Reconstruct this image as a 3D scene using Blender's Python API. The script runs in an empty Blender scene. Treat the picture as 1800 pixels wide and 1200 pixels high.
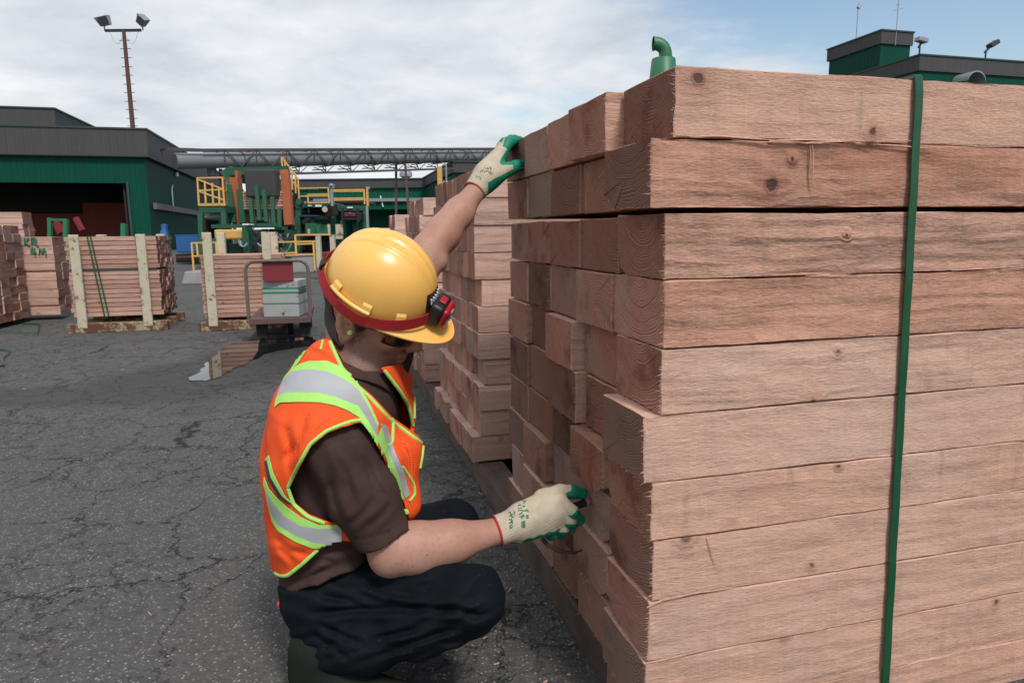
import bpy, bmesh, math, random
import numpy as np
from mathutils import Vector, Matrix
from mathutils.bvhtree import BVHTree
random.seed(7)
rng = np.random.default_rng(7)
SC = bpy.context.scene
COL = SC.collection
# ---------------------------------------------------------------- camera
F, CAM_H = 1200.0, 1.0                      # focal length in photo pixels (1800 px wide), eye height
PITCH, ROLL = math.radians(9.09), math.radians(-0.6)
Mcam = Matrix.Rotation(math.pi/2 - PITCH, 4, 'X') @ Matrix.Rotation(ROLL, 4, 'Z')
cam_d = bpy.data.cameras.new('camera'); cam = bpy.data.objects.new('camera', cam_d); COL.objects.link(cam)
cam.matrix_world = Matrix.Translation((0, 0, CAM_H)) @ Mcam
cam_d.sensor_width = 36; cam_d.lens = 36*F/1800; cam_d.clip_start = 0.05; cam_d.clip_end = 3000
SC.camera = cam
R3 = np.array(Mcam.to_3x3())
C0 = np.array([0, 0, CAM_H])
def P(u, v, d):                             # a point at depth d metres along the view axis
    return C0 + R3 @ (np.array([(u-900)/F, -(v-600)/F, -1.0])*d)
def G(u, v, z=0.0):                         # a point on the ground (or at height z)
    r = R3 @ np.array([(u-900)/F, -(v-600)/F, -1.0]); return C0 + r*((z-CAM_H)/r[2])
# ---------------------------------------------------------------- world and sun
SUN_EL, SUN_AZ = math.radians(52), math.atan2(0.45, -0.85)     # behind the camera, to its right
W = bpy.data.worlds.new('World'); SC.world = W; W.use_nodes = True
def build_world():
    nt = W.node_tree; N = nt.nodes; L = nt.links
    bg = N['Background']; bg.inputs['Strength'].default_value = 0.105
    sky = N.new('ShaderNodeTexSky'); sky.sky_type = 'NISHITA'; sky.sun_disc = False
    sky.sun_elevation = SUN_EL; sky.sun_rotation = SUN_AZ
    sky.air_density = 1.3; sky.dust_density = 1.0; sky.altitude = 0
    tc = N.new('ShaderNodeTexCoord')
    sep = N.new('ShaderNodeSeparateXYZ'); L.new(tc.outputs['Generated'], sep.inputs[0])
    def math_(op, a, b=None, c=None):
        n = N.new('ShaderNodeMath'); n.operation = op
        for i, x in enumerate((a, b, c)):
            if x is None: continue
            if isinstance(x, (int, float)): n.inputs[i].default_value = x
            else: L.new(x, n.inputs[i])
        return n.outputs[0]
    x, y, z = sep.outputs
    zz = math_('ADD', math_('MAXIMUM', z, 0.0), 0.16)
    cv = N.new('ShaderNodeCombineXYZ')
    L.new(math_('DIVIDE', x, zz), cv.inputs[0]); L.new(math_('DIVIDE', y, zz), cv.inputs[1])
    def noise(scale, det, rough, off, dist=0.0):
        m = N.new('ShaderNodeVectorMath'); m.operation = 'ADD'; m.inputs[1].default_value = off; L.new(cv.outputs[0], m.inputs[0])
        n = N.new('ShaderNodeTexNoise'); n.inputs['Scale'].default_value = scale; n.inputs['Detail'].default_value = det
        n.inputs['Roughness'].default_value = rough; n.inputs['Distortion'].default_value = dist; L.new(m.outputs[0], n.inputs['Vector']); return n.outputs['Fac']
    big = noise(0.75, 7, 0.56, (3.1, 0.4, 0), 0.3)
    fine = noise(1.7, 8, 0.6, (8.0, 2.0, 1.0), 0.2)
    # more blue to the right of the view
    az = math_('DIVIDE', x, math_('MAXIMUM', y, 0.05))
    bias = N.new('ShaderNodeMapRange'); bias.inputs[1].default_value = -0.05; bias.inputs[2].default_value = 0.6
    bias.inputs[3].default_value = 0.17; bias.inputs[4].default_value = -0.11; L.new(az, bias.inputs[0])
    cover = math_('ADD', math_('ADD', math_('MULTIPLY', big, 0.75), math_('MULTIPLY', fine, 0.25)), bias.outputs[0])
    mr = N.new('ShaderNodeMapRange'); mr.interpolation_type = 'SMOOTHSTEP'
    mr.inputs[1].default_value = 0.455; mr.inputs[2].default_value = 0.60; L.new(cover, mr.inputs[0])
    shade = noise(1.5, 9, 0.6, (1.5, 7.7, 3.0), 0.15)
    cr = N.new('ShaderNodeValToRGB'); L.new(shade, cr.inputs[0])
    cr.color_ramp.elements[0].position = 0.33; cr.color_ramp.elements[0].color = (4.1, 4.5, 4.95, 1)
    cr.color_ramp.elements[1].position = 0.66; cr.color_ramp.elements[1].color = (6.5, 6.65, 6.85, 1)
    # the overcast is brighter overhead and behind the camera, where the sun stands
    mixc = N.new('ShaderNodeMix'); mixc.data_type = 'RGBA'
    L.new(mr.outputs[0], mixc.inputs['Factor']); L.new(sky.outputs[0], mixc.inputs['A']); L.new(cr.outputs[0], mixc.inputs['B'])
    L.new(mixc.outputs['Result'], bg.inputs['Color'])
build_world()
sun_d = bpy.data.lights.new('sun', 'SUN'); sun = bpy.data.objects.new('sun', sun_d); COL.objects.link(sun)
sun_d.energy = 2.0; sun_d.angle = math.radians(10); sun_d.color = (1.0, 0.955, 0.9)
sd = Vector((math.cos(SUN_EL)*math.sin(SUN_AZ), math.cos(SUN_EL)*math.cos(SUN_AZ), math.sin(SUN_EL)))
sun.rotation_euler = sd.to_track_quat('Z', 'Y').to_euler()
SC.view_settings.view_transform = 'Standard'; SC.view_settings.look = 'None'
SC.view_settings.exposure = 0.45; SC.view_settings.gamma = 1.0
SC.render.engine = 'CYCLES'
SC.cycles.max_bounces = 6
# ---------------------------------------------------------------- helpers
def tag(o, label=None, cat=None, group=None, kind=None):
    if label: o['label'] = label
    if cat: o['category'] = cat
    if group: o['group'] = group
    if kind: o['kind'] = kind
    return o
def link(name, me, parent=None):
    o = bpy.data.objects.new(name, me); COL.objects.link(o)
    if parent is not None: o.parent = parent
    return o
def empty(name, loc=(0, 0, 0), rotz=0.0):
    o = bpy.data.objects.new(name, None); COL.objects.link(o); o.location = loc; o.rotation_euler = (0, 0, rotz)
    o.empty_display_size = 0.1; return o
class MB:
    """collects shapes, built as ONE mesh object"""
    def __init__(s): s.v = []; s.f = []; s.m = []; s.s = []
    def add(s, vs, fs, mat=0, smooth=False):
        b = len(s.v); s.v += [tuple(float(c) for c in p) for p in vs]
        for f in fs: s.f.append([i+b for i in f]); s.m.append(mat); s.s.append(smooth)
        return s
    def box(s, lo, hi, mat=0, M=None):
        (a, b, c), (d, e, f) = lo, hi
        vs = [(a,b,c),(d,b,c),(d,e,c),(a,e,c),(a,b,f),(d,b,f),(d,e,f),(a,e,f)]
        if M is not None: vs = [tuple(M @ Vector(p)) for p in vs]
        return s.add(vs, [(3,2,1,0),(4,5,6,7),(0,1,5,4),(1,2,6,5),(2,3,7,6),(3,0,4,7)], mat)
    def bar(s, p, q, w, h=None, mat=0, up=(0,0,1)):
        p, q = Vector(p), Vector(q); h = h or w; d = (q-p); L = d.length; d.normalize()
        u = Vector(up)
        if abs(d.dot(u)) > 0.95: u = Vector((0, 1, 0)) if abs(d.y) < 0.9 else Vector((1, 0, 0))
        x = d.cross(u).normalized(); z = x.cross(d).normalized()
        M = Matrix((x, d, z)).transposed().to_4x4(); M.translation = p
        return s.box((-w/2, 0, -h/2), (w/2, L, h/2), mat, M)
    def tube(s, pts, r, n=8, mat=0, cap=True, flat=1.0):
        pts = [Vector(p) for p in pts]; k = len(pts); rs = r if isinstance(r, (list, tuple)) else [r]*k
        vs = []; fs = []; ref = None
        for i, p in enumerate(pts):
            d = (pts[min(i+1, k-1)]-pts[max(i-1, 0)]).normalized()
            if ref is None: ref = d.orthogonal().normalized()
            ref = (ref - d*ref.dot(d)).normalized(); b = d.cross(ref)
            for j in range(n):
                a = 2*math.pi*j/n; vs.append(p+(ref*math.cos(a)+b*math.sin(a)*flat)*rs[i])
        for i in range(k-1):
            for j in range(n): fs.append((i*n+j, i*n+(j+1) % n, (i+1)*n+(j+1) % n, (i+1)*n+j))
        if cap: fs += [tuple(range(n))[::-1], tuple(range((k-1)*n, k*n))]
        return s.add(vs, fs, mat, True)
    def cyl(s, p, q, r, n=16, mat=0): return s.tube([p, q], r, n, mat)
    def prism(s, poly, vec, mat=0):              # polygon (3-D points) pushed along vec
        k = len(poly); vec = Vector(vec); a = [Vector(p) for p in poly]; b = [p+vec for p in a]
        return s.add(a+b, [tuple(range(k))[::-1], tuple(range(k, 2*k))]+[(i, (i+1) % k, k+(i+1) % k, k+i) for i in range(k)], mat)
    def build(s, name, mats, parent=None, bevel=0.0, loc=None):
        me = bpy.data.meshes.new(name)
        vs = s.v if loc is None else [tuple(a-b for a, b in zip(p, loc)) for p in s.v]
        me.from_pydata(vs, [], s.f)
        for m in (mats if isinstance(mats, (list, tuple)) else [mats]): me.materials.append(m)
        me.polygons.foreach_set('material_index', s.m); me.polygons.foreach_set('use_smooth', s.s)
        bm = bmesh.new(); bm.from_mesh(me); bmesh.ops.recalc_face_normals(bm, faces=bm.faces); bm.to_mesh(me); bm.free()
        if any(s.s):
            try: me.set_sharp_from_angle(angle=math.radians(50))
            except Exception: pass
        o = link(name, me, parent)
        if loc is not None: o.location = loc
        if bevel:
            b = o.modifiers.new('bevel', 'BEVEL'); b.width = bevel; b.segments = 2; b.limit_method = 'ANGLE'
        return o
# ---------------------------------------------------------------- node helper
class NT:
    def __init__(s, name):
        s.mat = bpy.data.materials.new(name); s.mat.use_nodes = True; s.t = s.mat.node_tree
        s.N, s.L = s.t.nodes, s.t.links; s.b = s.N['Principled BSDF']; s.out = s.N['Material Output']
    def put(s, sock, x):
        if x is None: return
        if isinstance(x, (int, float)): sock.default_value = x
        elif isinstance(x, (tuple, list)): sock.default_value = tuple(x)+((1.0,) if len(x) == 3 and sock.type == 'RGBA' else ())
        else: s.L.new(x, sock)
    def m(s, op, a, b=None, c=None, clamp=False):
        n = s.N.new('ShaderNodeMath'); n.operation = op; n.use_clamp = clamp
        for i, x in enumerate((a, b, c)): s.put(n.inputs[i], x)
        return n.outputs[0]
    def vm(s, op, a, b=None):
        n = s.N.new('ShaderNodeVectorMath'); n.operation = op; s.put(n.inputs[0], a); s.put(n.inputs[1], b); return n.outputs['Value' if op in ('LENGTH', 'DOT_PRODUCT', 'DISTANCE') else 'Vector']
    def coord(s, which='Object'): return s.N.new('ShaderNodeTexCoord').outputs[which]
    def sep(s, v): n = s.N.new('ShaderNodeSeparateXYZ'); s.L.new(v, n.inputs[0]); return n.outputs
    def comb(s, x, y, z):
        n = s.N.new('ShaderNodeCombineXYZ')
        for i, k in enumerate((x, y, z)): s.put(n.inputs[i], k)
        return n.outputs[0]
    def noise(s, vec, scale, det=3, rough=0.5, dist=0.0, color=False):
        n = s.N.new('ShaderNodeTexNoise'); s.put(n.inputs['Vector'], vec); n.inputs['Scale'].default_value = scale
        n.inputs['Detail'].default_value = det; n.inputs['Roughness'].default_value = rough; n.inputs['Distortion'].default_value = dist
        return n.outputs['Color' if color else 'Fac']
    def vor(s, vec, scale, feature='F1', out='Distance', rand=1.0):
        n = s.N.new('ShaderNodeTexVoronoi'); n.feature = feature; s.put(n.inputs['Vector'], vec); n.inputs['Scale'].default_value = scale
        n.inputs['Randomness'].default_value = rand; return n.outputs[out]
    def vor2(s, vec, scale, out='Distance'):
        n = s.N.new('ShaderNodeTexVoronoi'); n.voronoi_dimensions = '2D'; s.put(n.inputs['Vector'], vec); n.inputs['Scale'].default_value = scale; return n.outputs[out]
    def map(s, x, a, b, c=0.0, d=1.0, smooth=False):
        n = s.N.new('ShaderNodeMapRange'); n.interpolation_type = 'SMOOTHSTEP' if smooth else 'LINEAR'
        for i, k in enumerate((x, a, b, c, d)): s.put(n.inputs[i], k)
        return n.outputs[0]
    def ramp(s, x, *els):
        n = s.N.new('ShaderNodeValToRGB'); s.put(n.inputs[0], x); e = n.color_ramp.elements
        while len(e) < len(els): e.new(0.5)
        for k, (p, c) in zip(e, els): k.position = p; k.color = tuple(c)+(1,) if len(c) == 3 else c
        return n.outputs[0]
    def mix(s, fac, a, b, mode='MIX'):
        n = s.N.new('ShaderNodeMix'); n.data_type = 'RGBA'; n.blend_type = mode; n.clamp_factor = True
        s.put(n.inputs['Factor'], fac); s.put(n.inputs['A'], a); s.put(n.inputs['B'], b); return n.outputs['Result']
    def attr(s, name, kind='OBJECT'):
        n = s.N.new('ShaderNodeAttribute'); n.attribute_type = kind; n.attribute_name = name; return n.outputs['Fac']
    def bump(s, h, strength, dist, prev=None):
        n = s.N.new('ShaderNodeBump'); s.put(n.inputs['Height'], h); n.inputs['Strength'].default_value = strength; n.inputs['Distance'].default_value = dist
        if prev is not None: s.L.new(prev, n.inputs['Normal'])
        return n.outputs[0]
    def fin(s, color=None, rough=None, normal=None, metal=None, spec=None, **kw):
        s.put(s.b.inputs['Base Color'], color); s.put(s.b.inputs['Roughness'], rough); s.put(s.b.inputs['Metallic'], metal)
        if normal is not None: s.L.new(normal, s.b.inputs['Normal'])
        if spec is not None: s.put(s.b.inputs['Specular IOR Level'], spec)
        for k, v in kw.items(): s.put(s.b.inputs[k.replace('_', ' ')], v)
        return s.mat
def paint(name, col, rough=0.5, wear=0.25, rust=0.0, scale=6.0, metal=0.0, dirt=(0.06, 0.05, 0.04)):
    """worn painted surface: tone drifts, dirt, optional rust patches"""
    n = NT(name); c = n.coord('Object'); a = n.noise(c, scale, 6, 0.6); b = n.noise(c, scale*5, 5, 0.65)
    k = n.mix(n.map(a, 0.35, 0.75, 0, wear), col, tuple(x*0.55+y*0.3 for x, y in zip(col, dirt)))
    k = n.mix(n.map(b, 0.55, 0.8, 0, wear), k, tuple(min(1, x*1.25+0.02) for x in col))
    if rust: 
        rm = n.map(n.m('ADD', n.m('MULTIPLY', a, 0.6), n.m('MULTIPLY', b, 0.4)), 0.58-rust*0.12, 0.64-rust*0.1, 0, 1)
        k = n.mix(rm, k, n.mix(b, (0.05, 0.02, 0.012), (0.16, 0.06, 0.03)))
    return n.fin(k, n.map(b, 0.3, 0.8, rough, min(1, rough+0.2)), n.bump(b, 0.12, 0.004), metal)
# ---------------------------------------------------------------- wood
def timber_mats():
    def base(name, end):
        n = NT(name); oc = n.coord('Object'); x, y, z = n.sep(oc)
        py, pz, seed, dark = n.attr('pith_y'), n.attr('pith_z'), n.attr('seed'), n.attr('tone')
        off = n.comb(seed, n.m('MULTIPLY', seed, 1.7), n.m('MULTIPLY', seed, 0.6))
        po = n.vm('ADD', oc, off)
        stretch = n.vm('MULTIPLY', po, (0.22, 1.0, 1.0))
        w1 = n.m('SUBTRACT', n.noise(stretch, 7.0, 3, 0.55), 0.5)
        w2 = n.m('SUBTRACT', n.noise(n.vm('MULTIPLY', po, (0.5, 1, 1)), 28.0, 3, 0.6), 0.5)
        # knots: distance to scattered knot axes bends the grain
        kv = n.vm('MULTIPLY', po, (1.0, 1.0, 1.0))
        kd = n.vor(kv, 5.2); kc = n.sep(n.vor(kv, 5.2, out='Color'))[0]
        kon = n.m('GREATER_THAN', kc, 0.62)
        kd = n.m('ADD', kd, n.m('MULTIPLY', n.m('SUBTRACT', n.noise(po, 60, 2), 0.5), 0.035))
        knot = n.m('MULTIPLY', n.map(kd, 0.045, 0.085, 1, 0, True), kon)
        halo = n.m('MULTIPLY', n.map(kd, 0.05, 0.33, 1, 0, True), kon)
        dy, dz = n.m('SUBTRACT', y, py), n.m('SUBTRACT', z, pz)
        r = n.m('SQRT', n.m('ADD', n.m('MULTIPLY', dy, dy), n.m('MULTIPLY', dz, dz)))
        r = n.m('ADD', r, n.m('ADD', n.m('MULTIPLY', w1, 0.042), n.m('ADD', n.m('MULTIPLY', w2, 0.006), n.m('MULTIPLY', halo, 0.016))))
        rr = n.m('ADD', n.m('DIVIDE', r, 0.0046), n.m('MULTIPLY', n.noise(n.comb(r, seed, 0), 60, 2), 2.5))
        saw = n.m('FRACT', rr)
        late = n.m('MULTIPLY', n.map(saw, 0.35, 0.92, 0, 1, True), n.map(saw, 0.94, 1.0, 1, 0))
        heart = n.map(n.m('ADD', r, n.m('MULTIPLY', w1, 0.03)), 0.12, 0.15, 1, 0, True)
        patch = n.noise(n.vm('MULTIPLY', po, (0.5, 1.6, 1.6)), 3.2, 5, 0.62)
        patch2 = n.noise(n.vm('ADD', po, (5, 9, 2)), 2.3, 4, 0.6)
        if end:
            c = n.mix(late, (0.440, 0.290, 0.232), (0.165, 0.095, 0.070))
            c = n.mix(n.m('MULTIPLY', heart, 0.45), c, n.mix(late, (0.394, 0.224, 0.172), (0.172, 0.082, 0.061)))
            c = n.mix(n.map(patch2, 0.5, 0.72, 0, 0.75, True), c, n.mix(late, (0.411, 0.359, 0.315), (0.193, 0.161, 0.140)))   # weathered grey
            c = n.mix(n.map(patch, 0.52, 0.66, 0, 0.85, True), c, (0.166, 0.074, 0.052))                                   # damp red-brown
            c = n.mix(n.map(n.noise(po, 16, 6, 0.7), 0.56, 0.78, 0, 0.55), c, (0.105, 0.074, 0.063))
            c = n.mix(n.m('MULTIPLY', knot, 0.7), c, (0.061, 0.038, 0.032))
            # crayon line down the middle of some ends
            mk = n.attr('mark')
            wob = n.m('MULTIPLY', n.m('SUBTRACT', n.noise(po, 22, 2), 0.5), 0.012)
            dl = n.m('ABSOLUTE', n.m('ADD', n.m('SUBTRACT', y, mk), wob))
            line = n.m('MULTIPLY', n.m('MULTIPLY', n.map(dl, 0.0006, 0.0016, 1, 0), n.m('GREATER_THAN', mk, 0.001)), n.map(n.noise(po, 260, 2), 0.3, 0.55, 0.35, 1))
            c = n.mix(line, c, (0.72, 0.07, 0.10))
            fuzz = n.noise(n.vm('MULTIPLY', po, (1, 0.5, 1)), 420, 3, 0.6)
            h = n.m('ADD', n.m('MULTIPLY', late, 0.35), n.m('MULTIPLY', fuzz, 1.0))
            nb = n.bump(h, 0.55, 0.0016)
            c = n.mix(n.map(fuzz, 0.35, 0.7, 0.3, 0.0), c, (0.09, 0.058, 0.047))
        else:
            rg = n.attr('rough'); red = n.attr('red')
            # flat-sawn figure: growth lines running along the face, bent round the knots
            k2 = n.comb(n.m('ADD', x, seed), n.m('ADD', z, n.m('MULTIPLY', seed, 1.3)), 0.0)
            k2w = n.vm('ADD', k2, n.vm('MULTIPLY', n.vm('SUBTRACT', n.noise(po, 45, 2, color=True), (.5, .5, .5)), (.012, .012, .012)))
            kd2 = n.vor2(k2w, 4.2); kcol = n.sep(n.vor2(k2w, 4.2, 'Color')); on = n.m('GREATER_THAN', kcol[0], 0.45)
            kr = n.map(n.m('POWER', kcol[1], 2.2), 0, 1, 0.013, 0.050)
            kn = n.m('MULTIPLY', n.map(n.m('DIVIDE', kd2, kr), 0.75, 1.05, 1, 0, True), on)
            rim = n.m('MULTIPLY', n.map(n.m('ABSOLUTE', n.m('SUBTRACT', n.m('DIVIDE', kd2, kr), 1.15)), 0.0, 0.4, 1, 0, True), on)
            hal = n.m('MULTIPLY', n.map(n.m('DIVIDE', kd2, kr), 1.0, 5.5, 1, 0, True), on)
            sl = n.noise(n.vm('MULTIPLY', po, (0.9, 1.5, 3.0)), 2.2, 3, .5); sm2 = n.noise(n.vm('MULTIPLY', po, (1.0, 1.0, 1.0)), 17, 3, .6); sm3 = n.noise(n.vm('MULTIPLY', po, (.6, 1, 1)), 70, 3, .6)
            g = n.m('ADD', n.m('MULTIPLY', z, 95.0), n.m('ADD', n.m('MULTIPLY', sl, 6.5), n.m('ADD', n.m('MULTIPLY', sm2, 1.1), n.m('MULTIPLY', sm3, .55))))
            g = n.m('ADD', g, n.m('MULTIPLY', hal, 2.2)); g = n.m('ADD', g, n.m('MULTIPLY', n.noise(n.comb(seed, 0, n.m('MULTIPLY', z, 1.0)), 22, 2), 3.0))
            st = n.m('FRACT', g); cellr = n.noise(n.comb(n.m('FLOOR', g), seed, n.m('MULTIPLY', x, 2.4)), 1.7, 2, .5)
            ln = n.m('MULTIPLY', n.map(st, 0.80, 0.97, 0, 1, True), n.map(st, 0.97, 1.0, 1, 0)); ln = n.m('MULTIPLY', ln, n.map(cellr, 0.36, 0.66, 0.05, 1.0))
            fine_ = n.m('FRACT', n.m('MULTIPLY', g, 2.7)); fl = n.map(fine_, 0.55, 1.0, 0, 0.4, True)
            c = n.mix(fl, (0.64, 0.378, 0.275), (0.53, 0.262, 0.182))
            c = n.mix(n.m('MULTIPLY', ln, n.map(rg, 0, 1, 0.45, 0.85)), c, (0.26, 0.115, 0.078))
            c = n.mix(n.map(n.m('ADD', patch, n.m('MULTIPLY', red, .25)), 0.54, 0.78, 0, 0.75, True), c, n.mix(fl, (0.47, 0.215, 0.135), (0.36, 0.14, 0.085)))
            c = n.mix(n.map(patch2, 0.52, 0.74, 0, 0.55, True), c, (0.40, 0.275, 0.22))
            c = n.mix(n.map(n.noise(n.vm('ADD', po, (1, 4, 7)), 2.0, 4, .6), 0.5, 0.72, 0, 0.5, True), c, (0.68, 0.46, 0.355))
            sm = n.noise(n.vm('MULTIPLY', po, (7, 1.0, 1.2)), 3.6, 4, 0.6)
            c = n.mix(n.map(sm, 0.56, 0.76, 0, 0.42, True), c, (0.25, 0.155, 0.122))
            gs = n.noise(po, 9, 5, .7); c = n.mix(n.map(gs, 0.62, 0.76, 0, 0.35, True), c, (0.22, 0.165, 0.145))
            fib = n.noise(n.vm('MULTIPLY', po, (0.22, 1, 1)), 330, 4, 0.7)
            c = n.mix(n.map(fib, 0.30, 0.62, n.map(rg, 0, 1, .28, .5), 0.0), c, (0.27, 0.135, 0.095))
            saw_m = n.noise(n.vm('MULTIPLY', po, (1.0, 0.05, 0.05)), 150, 2, 0.5)
            c = n.mix(n.map(saw_m, 0.5, 0.7, 0, 0.18), c, (0.68, 0.49, 0.40))
            c = n.mix(n.m('MULTIPLY', hal, 0.5), c, (0.33, 0.135, 0.082)); c = n.mix(n.m('MULTIPLY', rim, .6), c, (.15, .062, .04))
            c = n.mix(n.m('MULTIPLY', kn, 0.96), c, n.mix(n.noise(po, 190, 3), (0.010, 0.007, 0.006), (0.12, 0.055, 0.036)))
            c = n.mix(n.map(red, 0.0, .5, 0, .85), c, n.mix(1.0, c, (.96, .81, .745), 'MULTIPLY')); c = n.mix(n.map(red, 0.0, -.4, 0, .30), c, (.67, .465, .37))
            c = n.mix(n.m('MULTIPLY', n.attr('lite'), .5), c, (.74, .545, .455))
            led = n.m('MULTIPLY', n.map(st, 0.0, 0.97, 0, 1), n.map(cellr, 0.35, 0.65, 0.1, 1.0))
            h = n.m('ADD', n.m('MULTIPLY', fib, 0.75), n.m('ADD', n.m('MULTIPLY', saw_m, 0.2), n.m('MULTIPLY', n.noise(n.vm('MULTIPLY', po, (0.35, 1, 1)), 60, 4, 0.7), 0.7)))
            h = n.m('ADD', h, n.m('MULTIPLY', led, n.map(rg, 0, 1, 0.25, 1.7))); h = n.m('SUBTRACT', h, n.m('MULTIPLY', kn, .6))
            nb = n.bump(h, 0.85, 0.0034)
        if end:
            r1 = n.m('FRACT', n.m('MULTIPLY', seed, 7.31)); r2 = n.m('FRACT', n.m('MULTIPLY', seed, 3.77))
            lite = n.attr('lite'); g_ = n.m('ADD', n.map(r1, 0, 1, 0.40, 1.02), n.m('MULTIPLY', lite, .45)); c = n.mix(1.0, c, n.comb(g_, g_, g_), 'MULTIPLY')  # random tone per end, darkened overall for the shade on the end faces
            c = n.mix(1.0, c, (1.22, .95, .86), 'MULTIPLY'); c = n.mix(n.map(r2, 0.6, 1.0, 0, 0.5), c, n.mix(late, (0.30, 0.25, 0.215), (0.16, 0.13, 0.112)))
        c = n.mix(dark, c, n.mix(0.5, c, (0.16, 0.055, 0.03), 'MULTIPLY'))
        return n.fin(c, 0.85, nb, spec=0.15)
    return base('wood_side', False), base('wood_end', True)
M_SIDE, M_END = timber_mats()
def timber_mesh(L, w, h, seed, detail=2, wane=None, whisk=0):
    """sawn timber: visible end at x=0, length along +x, width y 0..w, height z 0..h; rough edges, optional wane on one edge"""
    g = np.random.default_rng(seed)
    sec = []                                     # cross-section, counter-clockwise in y,z
    c = 0.0014
    cs = [(0, 0), (w, 0), (w, h), (0, h)]
    for i, (cy, cz) in enumerate(cs):
        sy, sz = (1 if cy == 0 else -1), (1 if cz == 0 else -1)
        rad = wane[1] if (wane and wane[0] == i) else c
        steps = 7 if rad > 0.005 else 2
        a = (cy+sy*rad, cz); b = (cy, cz+sz*rad)
        if i in (0, 2): p, q = b, a
        else: p, q = a, b
        for k in range(steps):
            t = k/(steps-1)
            mx, my = p[0]*(1-t)+q[0]*t, p[1]*(1-t)+q[1]*t
            if rad > 0.005:
                bl = 0.42*math.sin(math.pi*t)*rad*0.5
                mx += -sy*bl*0.7; my += -sz*bl*0.7
            sec.append((mx, my))
        # subdivide the side to the next corner
        ny, nz = cs[(i+1) % 4]
        for t in ((0.25, 0.5, 0.75) if detail > 1 else (0.5,)):
            sec.append((cy*(1-t)+ny*t, cz*(1-t)+nz*t))
    sec = np.array(sec); k = len(sec)
    if detail > 1: xs = np.concatenate([[0, 0.0015, 0.008, 0.02], np.linspace(0.04, L, int(L/0.03))])
    else: xs = np.concatenate([[0, 0.003], np.linspace(0.05, L, 6)])
    amp = 0.0016 if detail > 1 else 0.002
    def wob(n, sc):
        q = g.normal(size=n); ker = np.ones(sc)/sc; q = np.convolve(np.concatenate([q[-sc:], q, q[:sc]]), ker, 'same')[sc:-sc]*math.sqrt(sc); return q
    J = np.stack([np.stack([wob(len(xs), 5)*0.6+wob(len(xs), 2)*0.35 for _ in range(k)]) for _ in range(2)])*amp*0.8
    vs = []; cen = np.array([w/2, h/2])
    for i, xx in enumerate(xs):
        for j in range(k):
            yz = sec[j] + J[:, j, i]
            x0 = xx
            if i == 0: yz = cen+(yz-cen)*0.985; x0 = xx+g.normal()*0.0008
            vs.append((x0, yz[0], yz[1]))
    mb = MB(); fs = []
    for i in range(len(xs)-1):
        for j in range(k): fs.append((i*k+j, (i+1)*k+j, (i+1)*k+(j+1) % k, i*k+(j+1) % k))
    mb.add(vs, fs, 0)
    cap0 = [vs[j] for j in range(k)]; c0 = (0.0, w/2, h/2)
    mb.add(cap0+[c0], [(j, (j+1) % k, k) for j in range(k)], 1)
    cap1 = [vs[(len(xs)-1)*k+j] for j in range(k)]
    mb.add(cap1, [tuple(range(k))], 1)
    for q in range(whisk):                       # torn fibres along the sawn end's edges
        if g.random() < 0.6: y0, z0, dy, dz = g.uniform(0, 0.004), g.uniform(0.002, h-0.002), -1, g.normal()*0.5
        else: y0, z0, dy, dz = g.uniform(0.0, w), g.uniform(0, 0.003), g.normal()*0.4, -1
        ln = g.uniform(0.003, 0.009) if g.random() < 0.85 else g.uniform(0.01, 0.02); wd = g.uniform(0.0005, 0.0011)
        d = np.array([-1.0*g.uniform(0.5, 1.5), dy*g.uniform(0.0, 0.35), dz*0.35]); d = d/np.linalg.norm(d)*ln
        a = np.array([0.001, y0, z0])
        mb.add([a+(0, 0, wd), a-(0, 0, wd), a+(0, wd*1.5, 0), a+d], [(0, 1, 3), (1, 2, 3), (2, 0, 3), (0, 2, 1)], 0)
    return mb
def ordn(k): return ['first','second','third','fourth','fifth','sixth','seventh','eighth','ninth','tenth','eleventh','twelfth','thirteenth','fourteenth'][k-1]
# stack frame: e1 runs along the timbers (right, slightly away), e2 from column to column (away)
AZ = math.radians(-15.2)
E2 = np.array([math.sin(AZ), math.cos(AZ), 0]); E1 = np.array([E2[1], -E2[0], 0])
CORNER = P(1172, 300, 1.12); CORNER[2] = 0
ROTZ = math.atan2(E1[1], E1[0])
def SP(along, perp, z): return CORNER + E2*along + E1*perp + np.array([0, 0, z])
def set_timber(o, perp, along, z, w, h, mark=0.0, tone=0.0, g=random):
    o.location = SP(along, perp, z); o.rotation_euler = (0, 0, ROTZ + g.gauss(0, 0.0015))
    o['pith_y'] = w*0.5+g.uniform(-0.6, 0.6)*w; o['pith_z'] = (h*g.uniform(0.9, 2.0)) if g.random() < 0.75 else h*g.uniform(-0.8, 0.1)
    o['seed'] = g.uniform(0, 60); o['mark'] = mark; o['tone'] = tone; o['rough'] = g.uniform(.1, .8); o['red'] = g.uniform(-.3, .3); o['lite'] = 0.0
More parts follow.
